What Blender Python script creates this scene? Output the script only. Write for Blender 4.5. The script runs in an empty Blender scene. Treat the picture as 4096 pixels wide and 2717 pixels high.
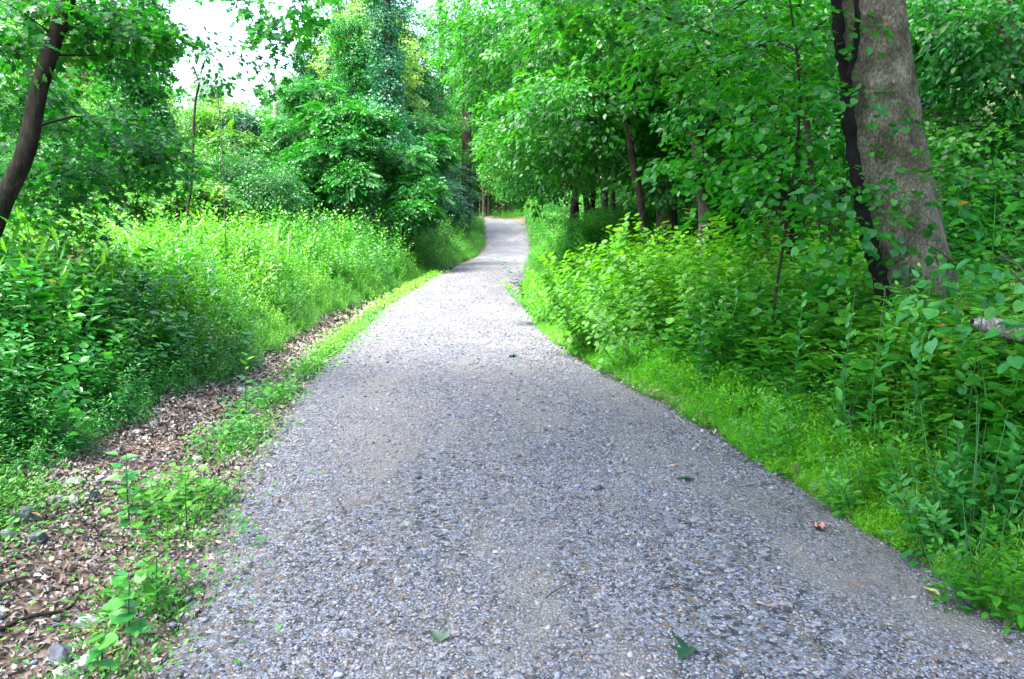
import bpy, math
import numpy as np
R = np.random.default_rng(11)
PI = math.pi
S = bpy.context.scene
COL = S.collection

# ------------------------------------------------------------------ camera
FPX = 796.0; CAM = np.array([0, 0, 1.6]); PITCH = math.radians(8.26)
cd = bpy.data.cameras.new('camera'); cam = bpy.data.objects.new('camera', cd); COL.objects.link(cam)
cam.location = CAM; cam.rotation_euler = (PI / 2 - PITCH, 0, 0)
cd.sensor_width = 36; cd.lens = FPX / 1024 * 36; cd.clip_end = 2000; cd.clip_start = 0.05
S.camera = cam

# ------------------------------------------------------------------ light
SUN_AZ, SUN_EL = math.radians(-112), math.radians(65)     # azimuth from +Y towards +X
w = bpy.data.worlds.new('World'); S.world = w; w.use_nodes = True
nt = w.node_tree; nt.nodes.clear()
sky = nt.nodes.new('ShaderNodeTexSky'); sky.sky_type = 'NISHITA'; sky.sun_disc = False
sky.sun_elevation = SUN_EL; sky.sun_rotation = SUN_AZ
sky.air_density = 1.0; sky.dust_density = 4.0; sky.ozone_density = 1.0
bg = nt.nodes.new('ShaderNodeBackground'); bg.inputs[1].default_value = 0.15
ow = nt.nodes.new('ShaderNodeOutputWorld')
nt.links.new(sky.outputs[0], bg.inputs[0]); nt.links.new(bg.outputs[0], ow.inputs[0])
sd = bpy.data.lights.new('sun', 'SUN'); sd.energy = 1.75; sd.angle = math.radians(32); sd.color = (1, .985, .95)
so = bpy.data.objects.new('sun', sd); COL.objects.link(so)
so.rotation_euler = (PI / 2 - SUN_EL, 0, PI - SUN_AZ)
S.view_settings.view_transform = 'Standard'; S.view_settings.look = 'None'
S.view_settings.exposure = 3.05; S.view_settings.gamma = 1.0
S.cycles.use_denoising = True
S.cycles.max_bounces = 6; S.cycles.diffuse_bounces = 4; S.cycles.glossy_bounces = 2
S.cycles.transmission_bounces = 4; S.cycles.caustics_reflective = False; S.cycles.caustics_refractive = False
S.cycles.sample_clamp_indirect = 6

# ------------------------------------------------------------------ helpers
def at(px, py, t):
    """point at depth t (metres) along the sight line of a 1024x679 picture position"""
    u = (px - 512) / FPX; v = (339.5 - py) / FPX
    c, s = math.cos(PITCH), math.sin(PITCH)
    return CAM + t * np.array([u, c + v * s, -s + v * c])

def gnd(px, py):
    u = (px - 512) / FPX; v = (339.5 - py) / FPX
    c, s = math.cos(PITCH), math.sin(PITCH)
    t = 1.6 / (s - v * c)
    return t * u, t * (c + v * s)

LEFT = [gnd(*p) for p in [(160, 679), (243, 468), (299, 390), (321, 366), (388, 305), (437, 275)]]
LEFT = [(-1.0, -6), (-1.05, 1.0)] + LEFT + [(-1.65, 40), (-1.45, 50), (-2.0, 60), (-2.2, 66), (-4.5, 72), (-12, 80), (-30, 100)]
RIGHT = [gnd(*p) for p in [(1024, 624), (866, 520), (693, 416), (606, 373), (550, 338), (524, 299), (522, 277)]]
RIGHT = [(2.3, -6), (2.25, 1.5)] + RIGHT + [(.85, 40), (1.15, 50), (1.15, 60), (-.1, 66), (-2.4, 72), (-8, 80), (-25, 100)]
LEFT = np.array(LEFT); RIGHT = np.array(RIGHT)
def smooth_tab(T):
    ys = np.arange(-6, 100, .5); xs = np.interp(ys, T[:, 1], T[:, 0])
    k = np.ones(3) / 3
    for _ in range(2): xs[1:-1] = np.convolve(xs, k, 'valid')
    return ys, xs
LY, LX = smooth_tab(LEFT); RY, RX = smooth_tab(RIGHT)
def xl(y): return np.interp(y, LY, LX)
def xr(y): return np.interp(y, RY, RX)
ZT = ([-400, 38, 42, 46, 50, 55, 60, 66, 75, 400], [0, 0, .04, .16, .42, .98, 1.52, 1.95, 2.1, 4.0])
_zy = np.arange(-50, 300, .5); _zz = np.interp(_zy, *ZT)
for _ in range(6): _zz[1:-1] = np.convolve(_zz, np.ones(3) / 3, 'valid')
def sst(x): x = np.clip(x, 0, 1); return x * x * (3 - 2 * x)
def nz(x, y, f=1.0, o=0.0):
    return (np.sin(x * 1.7 * f + o + 1.3 * np.sin(y * 1.1 * f + o)) + np.sin(y * 2.1 * f + 1.7 * o + 1.1 * np.sin(x * 1.9 * f))
            + .5 * np.sin(x * 4.3 * f + y * 3.1 * f + o)) / 2.5
def G(x, y):
    x = np.asarray(x, float); y = np.asarray(y, float)
    z = np.interp(y, _zy, _zz)
    dl = xl(y) - x; dr = x - xr(y)
    near = 1 - sst((y - 60) / 15)
    z = z - .13 * np.exp(-((dl - .55) / .4) ** 2) + (.42 * sst((dl - 1.0) / 2.5) + .025 * np.maximum(dl - 4, 0)) * (dl > 0)
    z = z + .25 * sst(dr / 2.2) + .33 * np.clip(x - np.maximum(xr(y), .5) - 5.0, 0, 40)
    rough = sst(np.maximum(dl, dr) / .5)
    z = z + .04 * nz(x, y, .9) * rough + .012 * nz(x, y, 4.1, 2.) * rough
    return z

def mesh(name, V, F, mat, rnd=None, smooth=False, parent=None, ret=False):
    V = np.ascontiguousarray(V, np.float32); F = np.ascontiguousarray(F, np.int32)
    k = F.shape[1]; n = len(F)
    me = bpy.data.meshes.new(name)
    me.vertices.add(len(V)); me.vertices.foreach_set('co', V.ravel())
    me.loops.add(n * k); me.loops.foreach_set('vertex_index', F.ravel())
    me.polygons.add(n); me.polygons.foreach_set('loop_start', np.arange(0, n * k, k, dtype=np.int32))
    me.polygons.foreach_set('loop_total', np.full(n, k, np.int32))
    if smooth: me.polygons.foreach_set('use_smooth', np.ones(n, bool))
    if rnd is not None:
        a = me.attributes.new('rnd', 'FLOAT', 'POINT'); a.data.foreach_set('value', np.ascontiguousarray(rnd, np.float32))
    me.update(calc_edges=True)
    me.materials.append(mat)
    o = bpy.data.objects.new(name, me); COL.objects.link(o)
    if parent is not None: o.parent = parent
    return o

def tag(o, label=None, cat=None, group=None, kind=None):
    if label: o['label'] = label
    if cat: o['category'] = cat
    if group: o['group'] = group
    if kind: o['kind'] = kind
    return o

def empty(name, loc=(0, 0, 0), **k):
    o = bpy.data.objects.new(name, None); COL.objects.link(o); o.location = loc; o.empty_display_size = .2
    return tag(o, **k)

def dup(root, loc, rz, sc, label=None, group=None, tilt=(0, 0)):
    r = root.copy(); COL.objects.link(r); r.location = loc; r.rotation_euler = (tilt[0], tilt[1], rz)
    r.scale = (sc[0], sc[0], sc[1])
    if label: r['label'] = label
    if group: r['group'] = group
    for ch in list(root.children):
        c = ch.copy(); COL.objects.link(c); c.parent = r
        for g in list(ch.children):
            d = g.copy(); COL.objects.link(d); d.parent = c
    return r

def norm(a): return a / np.maximum(np.linalg.norm(a, axis=-1, keepdims=True), 1e-9)
def frames(d, up):
    y = norm(d); x = norm(np.cross(y, up)); z = np.cross(x, y)
    return np.stack([x, y, z], -1)          # columns
def scat(T, pos, M, s, mix=.5, r=None):
    """copies of template T=(V,F,rnd) at pos with frames M and scales s, in one array set"""
    V, F, q = T; n = len(pos); s = np.asarray(s)
    if s.ndim == 1: s = s[:, None]
    VV = np.einsum('nij,nkj->nki', M, V[None] * s[:, None, :]) + pos[:, None, :]
    FF = F[None] + (np.arange(n) * len(V))[:, None, None]
    if r is None: r = R.random(n)
    QQ = q[None] * (1 - mix) + r[:, None] * mix
    return VV.reshape(-1, 3), FF.reshape(-1, F.shape[1]), QQ.ravel()
def join(parts):
    Vs, Fs, Qs, o = [], [], [], 0
    for V, F, q in parts:
        Vs.append(V); Fs.append(F + o); Qs.append(q); o += len(V)
    return np.concatenate(Vs), np.concatenate(Fs), np.concatenate(Qs)
def leafobj(name, T, mat, parent=None, smooth=False): return mesh(name, T[0], T[1], mat, T[2], smooth, parent)

# ------------------------------------------------------------------ materials
def newmat(name):
    m = bpy.data.materials.new(name); m.use_nodes = True; n = m.node_tree; n.nodes.clear()
    return m, n, n.nodes.new('ShaderNodeOutputMaterial')
def ramp(n, cols, src, pos=None):
    r = n.nodes.new('ShaderNodeValToRGB'); cr = r.color_ramp
    while len(cr.elements) < len(cols): cr.elements.new(.5)
    for i, c in enumerate(cols):
        cr.elements[i].position = pos[i] if pos else i / (len(cols) - 1)
    for i, c in enumerate(cols): cr.elements[i].color = (*c, 1)
    n.links.new(src, r.inputs[0]); return r
def leafmat(name, cols, trans=.42, rough=.42, spec=.5, tcol=(1.35, 1.25, .5)):
    m, n, out = newmat(name); L = n.links.new
    a = n.nodes.new('ShaderNodeAttribute'); a.attribute_name = 'rnd'
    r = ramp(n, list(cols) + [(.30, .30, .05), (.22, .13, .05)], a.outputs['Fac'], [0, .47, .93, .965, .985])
    oi = n.nodes.new('ShaderNodeObjectInfo')
    mr = n.nodes.new('ShaderNodeMapRange'); mr.inputs[3].default_value = .82; mr.inputs[4].default_value = 1.18
    L(oi.outputs['Random'], mr.inputs[0])
    tc = n.nodes.new('ShaderNodeTexCoord'); no = n.nodes.new('ShaderNodeTexNoise'); no.inputs['Scale'].default_value = 45; no.inputs['Detail'].default_value = 3
    L(tc.outputs['Object'], no.inputs[0]); nr = ramp(n, [(.62, .68, .62), (1, 1, 1), (1.3, 1.2, 1.1)], no.outputs[0], [.33, .5, .68])
    nm = n.nodes.new('ShaderNodeMix'); nm.data_type = 'RGBA'; nm.blend_type = 'MULTIPLY'; nm.inputs[0].default_value = .8
    L(r.outputs[0], nm.inputs[6]); L(nr.outputs[0], nm.inputs[7])
    hs = n.nodes.new('ShaderNodeHueSaturation'); L(nm.outputs[2], hs.inputs['Color']); L(mr.outputs[0], hs.inputs['Value'])
    b = n.nodes.new('ShaderNodeBsdfPrincipled'); L(hs.outputs[0], b.inputs['Base Color'])
    b.inputs['Roughness'].default_value = rough; b.inputs['Specular IOR Level'].default_value = spec
    mu = n.nodes.new('ShaderNodeMix'); mu.data_type = 'RGBA'; mu.blend_type = 'MULTIPLY'; mu.inputs[0].default_value = 1
    mu.clamp_result = False
    L(hs.outputs[0], mu.inputs[6]); mu.inputs[7].default_value = (*tcol, 1)
    t = n.nodes.new('ShaderNodeBsdfTranslucent'); L(mu.outputs[2], t.inputs[0])
    x = n.nodes.new('ShaderNodeMixShader'); x.inputs[0].default_value = trans
    L(b.outputs[0], x.inputs[1]); L(t.outputs[0], x.inputs[2]); L(x.outputs[0], out.inputs[0])
    return m
def barkmat(name, c1, c2, c3, scale=6., stretch=.22, bump=.5, fleck=0.):
    m, n, out = newmat(name); L = n.links.new
    tc = n.nodes.new('ShaderNodeTexCoord'); mp = n.nodes.new('ShaderNodeMapping'); mp.inputs['Scale'].default_value = (1, 1, stretch)
    L(tc.outputs['Object'], mp.inputs[0])
    a = n.nodes.new('ShaderNodeTexNoise'); a.inputs['Scale'].default_value = scale * 4; a.inputs['Detail'].default_value = 8; a.inputs['Roughness'].default_value = .7
    v = n.nodes.new('ShaderNodeTexVoronoi'); v.feature = 'DISTANCE_TO_EDGE'; v.inputs['Scale'].default_value = scale * 5
    big = n.nodes.new('ShaderNodeTexNoise'); big.inputs['Scale'].default_value = scale * .35; big.inputs['Detail'].default_value = 4
    L(tc.outputs['Object'], big.inputs[0])
    L(mp.outputs[0], a.inputs[0])
    dn = n.nodes.new('ShaderNodeMix'); dn.data_type = 'VECTOR'; dn.inputs[0].default_value = .12
    L(mp.outputs[0], dn.inputs[4]); L(a.outputs['Color'], dn.inputs[5]); L(dn.outputs[1], v.inputs[0])
    r = ramp(n, [c1, c2, c3], a.outputs[0], [.3, .52, .72])
    r2 = ramp(n, [(.25, .25, .25), (1, 1, 1)], v.outputs['Distance'], [0, .18])
    r3 = ramp(n, [(.45, .45, .38), (1.0, 1.0, .97), (1.5, 1.5, 1.5)], big.outputs[0], [.38, .5, .64])
    m1 = n.nodes.new('ShaderNodeMix'); m1.data_type = 'RGBA'; m1.blend_type = 'MULTIPLY'; m1.inputs[0].default_value = .6
    L(r.outputs[0], m1.inputs[6]); L(r2.outputs[0], m1.inputs[7])
    m2 = n.nodes.new('ShaderNodeMix'); m2.data_type = 'RGBA'; m2.blend_type = 'MULTIPLY'; m2.inputs[0].default_value = .9
    L(m1.outputs[2], m2.inputs[6]); L(r3.outputs[0], m2.inputs[7])
    b = n.nodes.new('ShaderNodeBsdfPrincipled'); L(m2.outputs[2], b.inputs['Base Color']); b.inputs['Roughness'].default_value = .9
    b.inputs['Specular IOR Level'].default_value = .2
    ad = n.nodes.new('ShaderNodeMath'); ad.operation = 'ADD'; L(a.outputs[0], ad.inputs[0]); L(r2.outputs[0], ad.inputs[1])
    bp = n.nodes.new('ShaderNodeBump'); bp.inputs['Strength'].default_value = bump; bp.inputs['Distance'].default_value = .03
    L(ad.outputs[0], bp.inputs['Height']); L(bp.outputs[0], b.inputs['Normal']); L(b.outputs[0], out.inputs[0])
    return m
def rndmat(name, cols, rough=.8, spec=.3, pos=None, noise=None):
    m, n, out = newmat(name); L = n.links.new
    a = n.nodes.new('ShaderNodeAttribute'); a.attribute_name = 'rnd'
    r = ramp(n, cols, a.outputs['Fac'], pos); src = r.outputs[0]
    b = n.nodes.new('ShaderNodeBsdfPrincipled'); b.inputs['Roughness'].default_value = rough; b.inputs['Specular IOR Level'].default_value = spec
    if noise:
        tc = n.nodes.new('ShaderNodeTexCoord'); nn = n.nodes.new('ShaderNodeTexNoise'); nn.inputs['Scale'].default_value = noise; nn.inputs['Detail'].default_value = 5
        L(tc.outputs['Object'], nn.inputs[0]); rr = ramp(n, [(.55, .55, .55), (1.4, 1.4, 1.4)], nn.outputs[0], [.35, .65])
        mm = n.nodes.new('ShaderNodeMix'); mm.data_type = 'RGBA'; mm.blend_type = 'MULTIPLY'; mm.inputs[0].default_value = 1
        L(src, mm.inputs[6]); L(rr.outputs[0], mm.inputs[7]); src = mm.outputs[2]
        bp = n.nodes.new('ShaderNodeBump'); bp.inputs['Strength'].default_value = .5; bp.inputs['Distance'].default_value = .01
        L(nn.outputs[0], bp.inputs['Height']); L(bp.outputs[0], b.inputs['Normal'])
    L(src, b.inputs['Base Color']); L(b.outputs[0], out.inputs[0])
    return m

# leaf colours
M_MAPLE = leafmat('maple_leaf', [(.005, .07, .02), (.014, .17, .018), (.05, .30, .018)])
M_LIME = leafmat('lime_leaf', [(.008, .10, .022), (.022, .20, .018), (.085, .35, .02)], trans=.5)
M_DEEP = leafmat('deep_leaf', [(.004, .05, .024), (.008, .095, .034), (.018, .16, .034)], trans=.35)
M_TEAL = leafmat('ivy_leaf', [(.005, .07, .034), (.012, .14, .05), (.03, .21, .06)], trans=.35, rough=.35)
M_WEED = leafmat('weed_leaf', [(.013, .12, .016), (.04, .25, .018), (.12, .38, .025)], trans=.4)
M_GOLD = leafmat('goldenrod_leaf', [(.018, .14, .02), (.055, .26, .02), (.15, .38, .03)], trans=.45)
M_NETTLE = leafmat('nettle_leaf', [(.010, .11, .022), (.028, .22, .032), (.09, .34, .05)], trans=.35, rough=.35)
M_STILT = leafmat('stilt_grass', [(.03, .27, .008), (.10, .50, .012), (.28, .62, .03)], trans=.45)
M_KNOT = leafmat('round_leaf', [(.025, .18, .012), (.08, .35, .012), (.20, .48, .02)], trans=.5)
M_BROAD = leafmat('broad_leaf', [(.008, .12, .012), (.022, .24, .014), (.07, .35, .02)], trans=.5, rough=.32)
M_FARL = leafmat('sunny_leaf', [(.06, .2, .05), (.14, .32, .08), (.30, .42, .10)], trans=.45)  # paler green: sunlight on the clearing trees put into the colour
M_STEM = rndmat('green_stem', [(.02, .09, .02), (.03, .10, .02)], .7)
M_BARK = barkmat('grey_bark', (.07, .066, .042), (.32, .30, .21), (.72, .70, .58), 14, .6, 1.0)
M_DARK = barkmat('dark_bark', (.015, .012, .01), (.04, .032, .026), (.08, .068, .055), 7, .2, .6)
M_MID = barkmat('brown_bark', (.04, .03, .022), (.09, .072, .055), (.17, .145, .12), 7, .2, .6)
M_PALE = barkmat('pale_bark', (.12, .1, .09), (.26, .23, .2), (.42, .39, .35), 7, .3, .5)
M_TWIG = rndmat('twig_bark', [(.05, .038, .03), (.13, .11, .09)], .85)
M_VINE = barkmat('vine_bark', (.006, .005, .005), (.014, .011, .01), (.03, .025, .02), 14, .15, .9)

# ------------------------------------------------------------------ leaf shapes  (+Y length, +Z up)
def T(V, F, q=None):
    V = np.array(V, float); return V, np.array(F), np.zeros(len(V)) + .5 if q is None else q
RHOMB = T([(0, 0, 0), (.28, .45, .06), (0, 1, -.08), (-.28, .45, .06)], [(0, 1, 2), (0, 2, 3)])
OVAL = T([(0, 0, 0), (0, .5, .0), (0, 1, -.16), (.26, .22, .06), (.27, .62, .03), (-.26, .22, .06), (-.27, .62, .03)],
         [(0, 3, 1), (3, 4, 1), (4, 2, 1), (0, 1, 5), (5, 1, 6), (6, 1, 2)])
LANCE = T([(0, 0, 0), (.09, .3, .02), (.08, .65, -.03), (0, 1, -.2), (-.08, .65, -.03), (-.09, .3, .02), (0, .45, -.02)],
          [(0, 1, 6), (1, 2, 6), (2, 3, 6), (3, 4, 6), (4, 5, 6), (5, 0, 6)])
def fan(pts, zc=-.04, c=(0, .35)):
    V = [(c[0], c[1], zc)] + [(x, y, .05 * abs(x) * 2 - .12 * max(0, y - .5) ** 1) for x, y in pts]
    n = len(pts); return T(V, [(0, 1 + i, 1 + (i + 1) % n) for i in range(n)])
_h = [(0, .0), (.10, .12), (.34, .05), (.50, .32), (.16, .40), (.42, .72), (.16, .66), (0, 1)]
MAPLE = fan(_h + [(-x, y) for x, y in _h[-2:0:-1]])
_h = [(0, .06), (.14, -.02), (.34, .08), (.44, .30), (.40, .55), (.22, .80), (0, 1)]
HEART = fan(_h + [(-x, y) for x, y in _h[-2:0:-1]])
_h = [(0, 0), (.13, .08), (.2, .25), (.22, .42), (.17, .62), (.08, .83), (0, 1)]
OVATE = fan(_h + [(-x, y) for x, y in _h[-2:0:-1]], -.05, (0, .45))

def pinnate(n=9, L=1.0, leaf=RHOMB, ls=.32, width=.55, rg=R):
    pos, d, up, s = [], [], [], []
    for i in range(n):
        y = L * (.15 + .85 * i / (n - 1)); z = -.28 * (y / L) ** 2 * L
        for sd_ in (-1, 1):
            pos.append((0, y, z)); d.append((sd_, .35 + .5 * i / n, -.25 - .2 * rg.random())); up.append((0, 0, 1)); s.append(ls * (1 - .45 * abs(i / n - .4)))
    pos.append((0, L, -.28 * L)); d.append((0, 1, -.5)); up.append((0, 0, 1)); s.append(ls)
    pos, d, up = map(lambda a: np.array(a, float), (pos, d, up))
    lv = (leaf[0] * np.array([width / .56, 1, 1]), leaf[1], leaf[2])
    P_ = scat(lv, pos, frames(d, up), np.array(s), 0)
    rib = T([(-.008, 0, 0), (.008, 0, 0), (0, L, -.28 * L)], [(0, 1, 2)])
    return join([P_, rib])
def spray(leaf, n, L, W, ls, droop=.25, jit=.4, rg=R, layers=1):
    """a twig of n leaves, tip along +Y, roughly in a plane"""
    y = np.sqrt(rg.random(n)) * L; x = (rg.random(n) - .5) * 2 * W * (.35 + .65 * np.sin(np.clip(y / L, 0, 1) * PI * .85))
    z = -droop * (y / L) ** 2 * L * .6 - droop * .3 * x * x / W + rg.normal(0, .05 * L, n)
    pos = np.stack([x, y, z], 1)
    d = np.stack([x / W * 1.3 + rg.normal(0, .4, n), .7 + rg.normal(0, .3, n), -.35 + rg.normal(0, .25, n)], 1)
    up = np.stack([rg.normal(0, jit, n), rg.normal(0, jit, n), np.ones(n)], 1)
    return scat(leaf, pos, frames(d, up), ls * rg.uniform(.7, 1.2, n), 1.0)
def stemplant(h, n, leaf, ls, ang=.5, top=.45, spiral=2.4, low=.12, rg=R, lean=.08, droopy=0.2, bush=0.0):
    """an upright leafy stem, n leaves spiralling; ls leaf length"""
    f = np.linspace(low, 1, n); a = np.arange(n) * spiral + rg.random() * 6 + rg.normal(0, .3, n)
    la = rg.random() * 6.28
    z = f * h; bx = lean * h * f ** 2 * math.cos(la); by = lean * h * f ** 2 * math.sin(la)
    off = bush * rg.random(n) * (1.1 - f)
    pos = np.stack([bx + off * np.cos(a), by + off * np.sin(a), z], 1)
    d = np.stack([np.cos(a), np.sin(a), ang * (.3 + f) - droopy + rg.normal(0, .2, n)], 1)
    up = np.stack([rg.normal(0, .25, n), rg.normal(0, .25, n), np.ones(n)], 1)
    s = ls * (1 - (1 - top) * f ** 2) * rg.uniform(.75, 1.15, n)
    lv = scat(leaf, pos, frames(d, up), s, 1.0, r=np.clip(rg.random(n) * .6 + f * .4, 0, 1))
    e = .004 + .002 * h
    st = T([(-e, -e, 0), (e, -e, 0), (0, e, 0), (bx[-1], by[-1], h), (bx[n // 2], by[n // 2], z[n // 2])], [(0, 1, 4), (1, 2, 4), (2, 0, 4), (0, 1, 4)])
    st2 = T([(bx[n // 2] - e, by[n // 2], z[n // 2]), (bx[n // 2] + e, by[n // 2], z[n // 2]), (bx[-1], by[-1], h)], [(0, 1, 2)])
    return join([lv, st, st2])

def tube(pts, rad, sides=8, wob=.0, rg=R, cap=True):
    pts = np.array(pts, float); rad = np.array(rad, float); n = len(pts)
    tan = norm(np.gradient(pts, axis=0)); ref = np.array([0, 1, 0.]) if abs(tan[:, 1]).mean() < .8 else np.array([1., 0, 0])
    x = norm(np.cross(tan, ref)); y = np.cross(tan, x)
    a = np.arange(sides) / sides * 2 * PI
    rr = rad[:, None] * (1 + wob * (np.sin(a * 3 + .7)[None] * .5 + rg.normal(0, .5, (n, sides))))
    V = pts[:, None] + rr[..., None] * (np.cos(a)[None, :, None] * x[:, None] + np.sin(a)[None, :, None] * y[:, None])
    V = V.reshape(-1, 3); F = []
    i = np.arange(n - 1)[:, None] * sides; j = np.arange(sides)[None]; j2 = (j + 1) % sides
    q = np.stack([i + j, i + j2, i + sides + j2, i + sides + j], -1).reshape(-1, 4)
    F = np.concatenate([q[:, [0, 1, 2]], q[:, [0, 2, 3]]])
    if cap:
        V = np.concatenate([V, pts[-1:] + tan[-1:] * rad[-1]]); k = len(V) - 1; b = (n - 1) * sides
        F = np.concatenate([F, [(b + s_, b + (s_ + 1) % sides, k) for s_ in range(sides)]])
    return V, F, np.full(len(V), R.random())
def resample(ctrl, n):
    """smooth curve through control points (Catmull-Rom)"""
    c = np.array(ctrl, float)
    if len(c) == 2: return c[0] + (c[1] - c[0]) * np.linspace(0, 1, n)[:, None]
    p = np.concatenate([[2 * c[0] - c[1]], c, [2 * c[-1] - c[-2]]]); u = np.linspace(0, len(c) - 1 - 1e-6, n)
    i = u.astype(int); f = (u - i)[:, None]; a, b, d, e = p[i], p[i + 1], p[i + 2], p[i + 3]
    return .5 * (2 * b + (d - a) * f + (2 * a - 5 * b + 4 * d - e) * f ** 2 + (3 * b - a - 3 * d + e) * f ** 3)
def limb(p0, p1, r0, r1, sag=.12, n=7, sides=5, rg=R):
    p0, p1 = np.array(p0, float), np.array(p1, float); L = np.linalg.norm(p1 - p0)
    m = (p0 + p1) / 2 + np.array([0, 0, sag * L]) + rg.normal(0, .05 * L, 3)
    q = (m + p1) / 2 + rg.normal(0, .04 * L, 3)
    pts = resample([p0, m, q, p1], n); return tube(pts, np.linspace(r0, r1, n), sides, .06, rg), pts

def crown(ells, sprays, dens, rg=R, shell=2.2, out=None, down=.15, sc=(.8, 1.25), upj=.2):
    """foliage sprays filling a list of ellipsoids (centre, radii); returns leaf arrays and the spray roots"""
    parts, roots = [], []
    for el in ells:
        (c, r, k), spr_ = el[:3], (el[3] if len(el) > 3 and el[3] else sprays)
        c = np.array(c, float); r = np.array(r, float); n = max(4, int(dens * k))
        d = norm(rg.normal(0, 1, (n, 3))); u = rg.random(n) ** (1 / shell)
        p = c + d * u[:, None] * r
        hd = d.copy(); hd[:, 2] = hd[:, 2] * .35 - down; hd[:, :2] += rg.normal(0, .45, (n, 2))
        up = np.stack([d[:, 0] * .4 + rg.normal(0, upj, n), d[:, 1] * .4 + rg.normal(0, upj, n), np.ones(n)], 1)
        M = frames(hd, up); cr = rg.random()
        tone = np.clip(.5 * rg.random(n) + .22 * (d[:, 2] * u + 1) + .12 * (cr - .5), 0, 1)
        w_ = rg.integers(0, len(spr_), n)
        for j, sp in enumerate(spr_):
            k_ = w_ == j
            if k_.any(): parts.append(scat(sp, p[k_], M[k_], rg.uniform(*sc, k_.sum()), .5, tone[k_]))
        roots.append(p)
    return join(parts), roots

def build_tree(name, trunk_ctrl, radii, ells, sprays, dens, leafm, barkm, label, cat='tree', group=None, limbs=True,
               sides=10, nseg=24, wob=.05, twigs=6, rg=R, foliage='crown', shell=2.2, down=.15, sc=(.8, 1.25), extra=None, limb_r=.045, twig_r=.009, limb_k=.006, split=True, upj=.2):
    """trunk through world points; a limb runs to each foliage clump and twigs to some sprays"""
    base = np.array(trunk_ctrl[0], float)
    ctrl = np.array(trunk_ctrl, float) - base
    root = empty(name, base, label=label, cat=cat, group=group)
    pts = resample(ctrl, nseg); rad = np.interp(np.linspace(0, 1, nseg), np.linspace(0, 1, len(radii)), radii)
    tr = leafobj('trunk', tube(pts, rad, sides, wob, rg), barkm, root, True)
    ells = [(np.array(e[0], float) - base,) + tuple(e[1:]) for e in ells]
    if ells:
        lv, roots = crown(ells, sprays, dens, rg, shell, down=down, sc=sc, upj=upj)
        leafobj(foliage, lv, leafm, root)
        br = []
        if limbs:
            AP = pts[2:].copy(); AR = rad[2:].copy()            # points a new limb may fork from, and their radii
            for e in sorted(range(len(ells)), key=lambda q: np.linalg.norm(pts - ells[q][0], axis=1).min()):
                c = ells[e][0]; ps = roots[e]
                dv = np.linalg.norm(AP - c, axis=1) + .9 * np.maximum(0, AP[:, 2] - c[2] + .15) + .35 * (AR < .008)
                i = int(np.argmin(dv)); L = np.linalg.norm(c - AP[i]); r0 = min(AR[i] * .6, limb_r + limb_k * L)
                lb, lp = limb(AP[i], c, r0, min(.010, r0 * .4), .1, 8, 5, rg); br = [lb] if split else br + [lb]
                AP = np.concatenate([AP, lp[2:]]); AR = np.concatenate([AR, np.linspace(r0, min(.010, r0 * .4), 8)[2:] * .85])
                for q in ps[rg.permutation(len(ps))[:twigs]]:
                    j = int(rg.integers(3, 8)); tb, _ = limb(lp[j], q, min(twig_r, r0 * .7), .003, .05, 5, 3, rg); br.append(tb)
                if split: leafobj('branch', join(br), barkm, root, True); br = []
        if extra: br += extra(base)
        if br: leafobj('branch', join(br), barkm, root, True)
    return root
# ------------------------------------------------------------------ ground, path
def warp(a, b, fine0, fine1, nf, nc):
    lo = fine0 - (fine0 - a) * (np.linspace(1, 0, nc, endpoint=False) ** 2)
    hi = fine1 + (b - fine1) * (np.linspace(0, 1, nc + 1)[1:] ** 2)
    return np.concatenate([lo, np.linspace(fine0, fine1, nf), hi])
gx = warp(-300, 300, -7, 6, 131, 50); gy = warp(-60, 500, 0, 30, 240, 90)
X, Y = np.meshgrid(gx, gy); Z = G(X, Y)
ins = sst(np.minimum(X - xl(Y), xr(Y) - X) / .12 + .6) * (Y < 99)
Z = Z - .05 * ins
def gridF(ny, nx):
    i = np.arange(ny - 1)[:, None] * nx + np.arange(nx - 1)[None]
    return np.stack([i, i + 1, i + nx + 1, i + nx], -1).reshape(-1, 4)
def soilmat():
    m, n, out = newmat('forest_soil'); L = n.links.new
    tc = n.nodes.new('ShaderNodeTexCoord')
    a = n.nodes.new('ShaderNodeTexNoise'); a.inputs['Scale'].default_value = 22; a.inputs['Detail'].default_value = 8; a.inputs['Roughness'].default_value = .75
    v = n.nodes.new('ShaderNodeTexVoronoi'); v.inputs['Scale'].default_value = 24; v.inputs['Randomness'].default_value = 1
    for q in (a, v): L(tc.outputs['Object'], q.inputs[0])
    r = ramp(n, [(.025, .018, .012), (.07, .05, .035), (.16, .12, .09)], a.outputs[0], [.35, .52, .7])
    r2 = ramp(n, [(.06, .045, .03), (.22, .16, .12), (.10, .07, .05)], v.outputs['Color'])
    mm = n.nodes.new('ShaderNodeMix'); mm.data_type = 'RGBA'; mm.inputs[0].default_value = .5
    L(r.outputs[0], mm.inputs[6]); L(r2.outputs[0], mm.inputs[7])
    b = n.nodes.new('ShaderNodeBsdfPrincipled'); b.inputs['Roughness'].default_value = .95; L(mm.outputs[2], b.inputs['Base Color'])
    bp = n.nodes.new('ShaderNodeBump'); bp.inputs['Strength'].default_value = .8; bp.inputs['Distance'].default_value = .03
    L(v.outputs['Distance'], bp.inputs['Height']); L(bp.outputs[0], b.inputs['Normal']); L(b.outputs[0], out.inputs[0])
    return m
M_SOIL = soilmat()
tag(mesh('ground', np.stack([X, Y, Z], -1).reshape(-1, 3), gridF(*X.shape), M_SOIL, smooth=True),
    'brown forest soil rising into banks beside the gravel path', 'ground', kind='structure')

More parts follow.
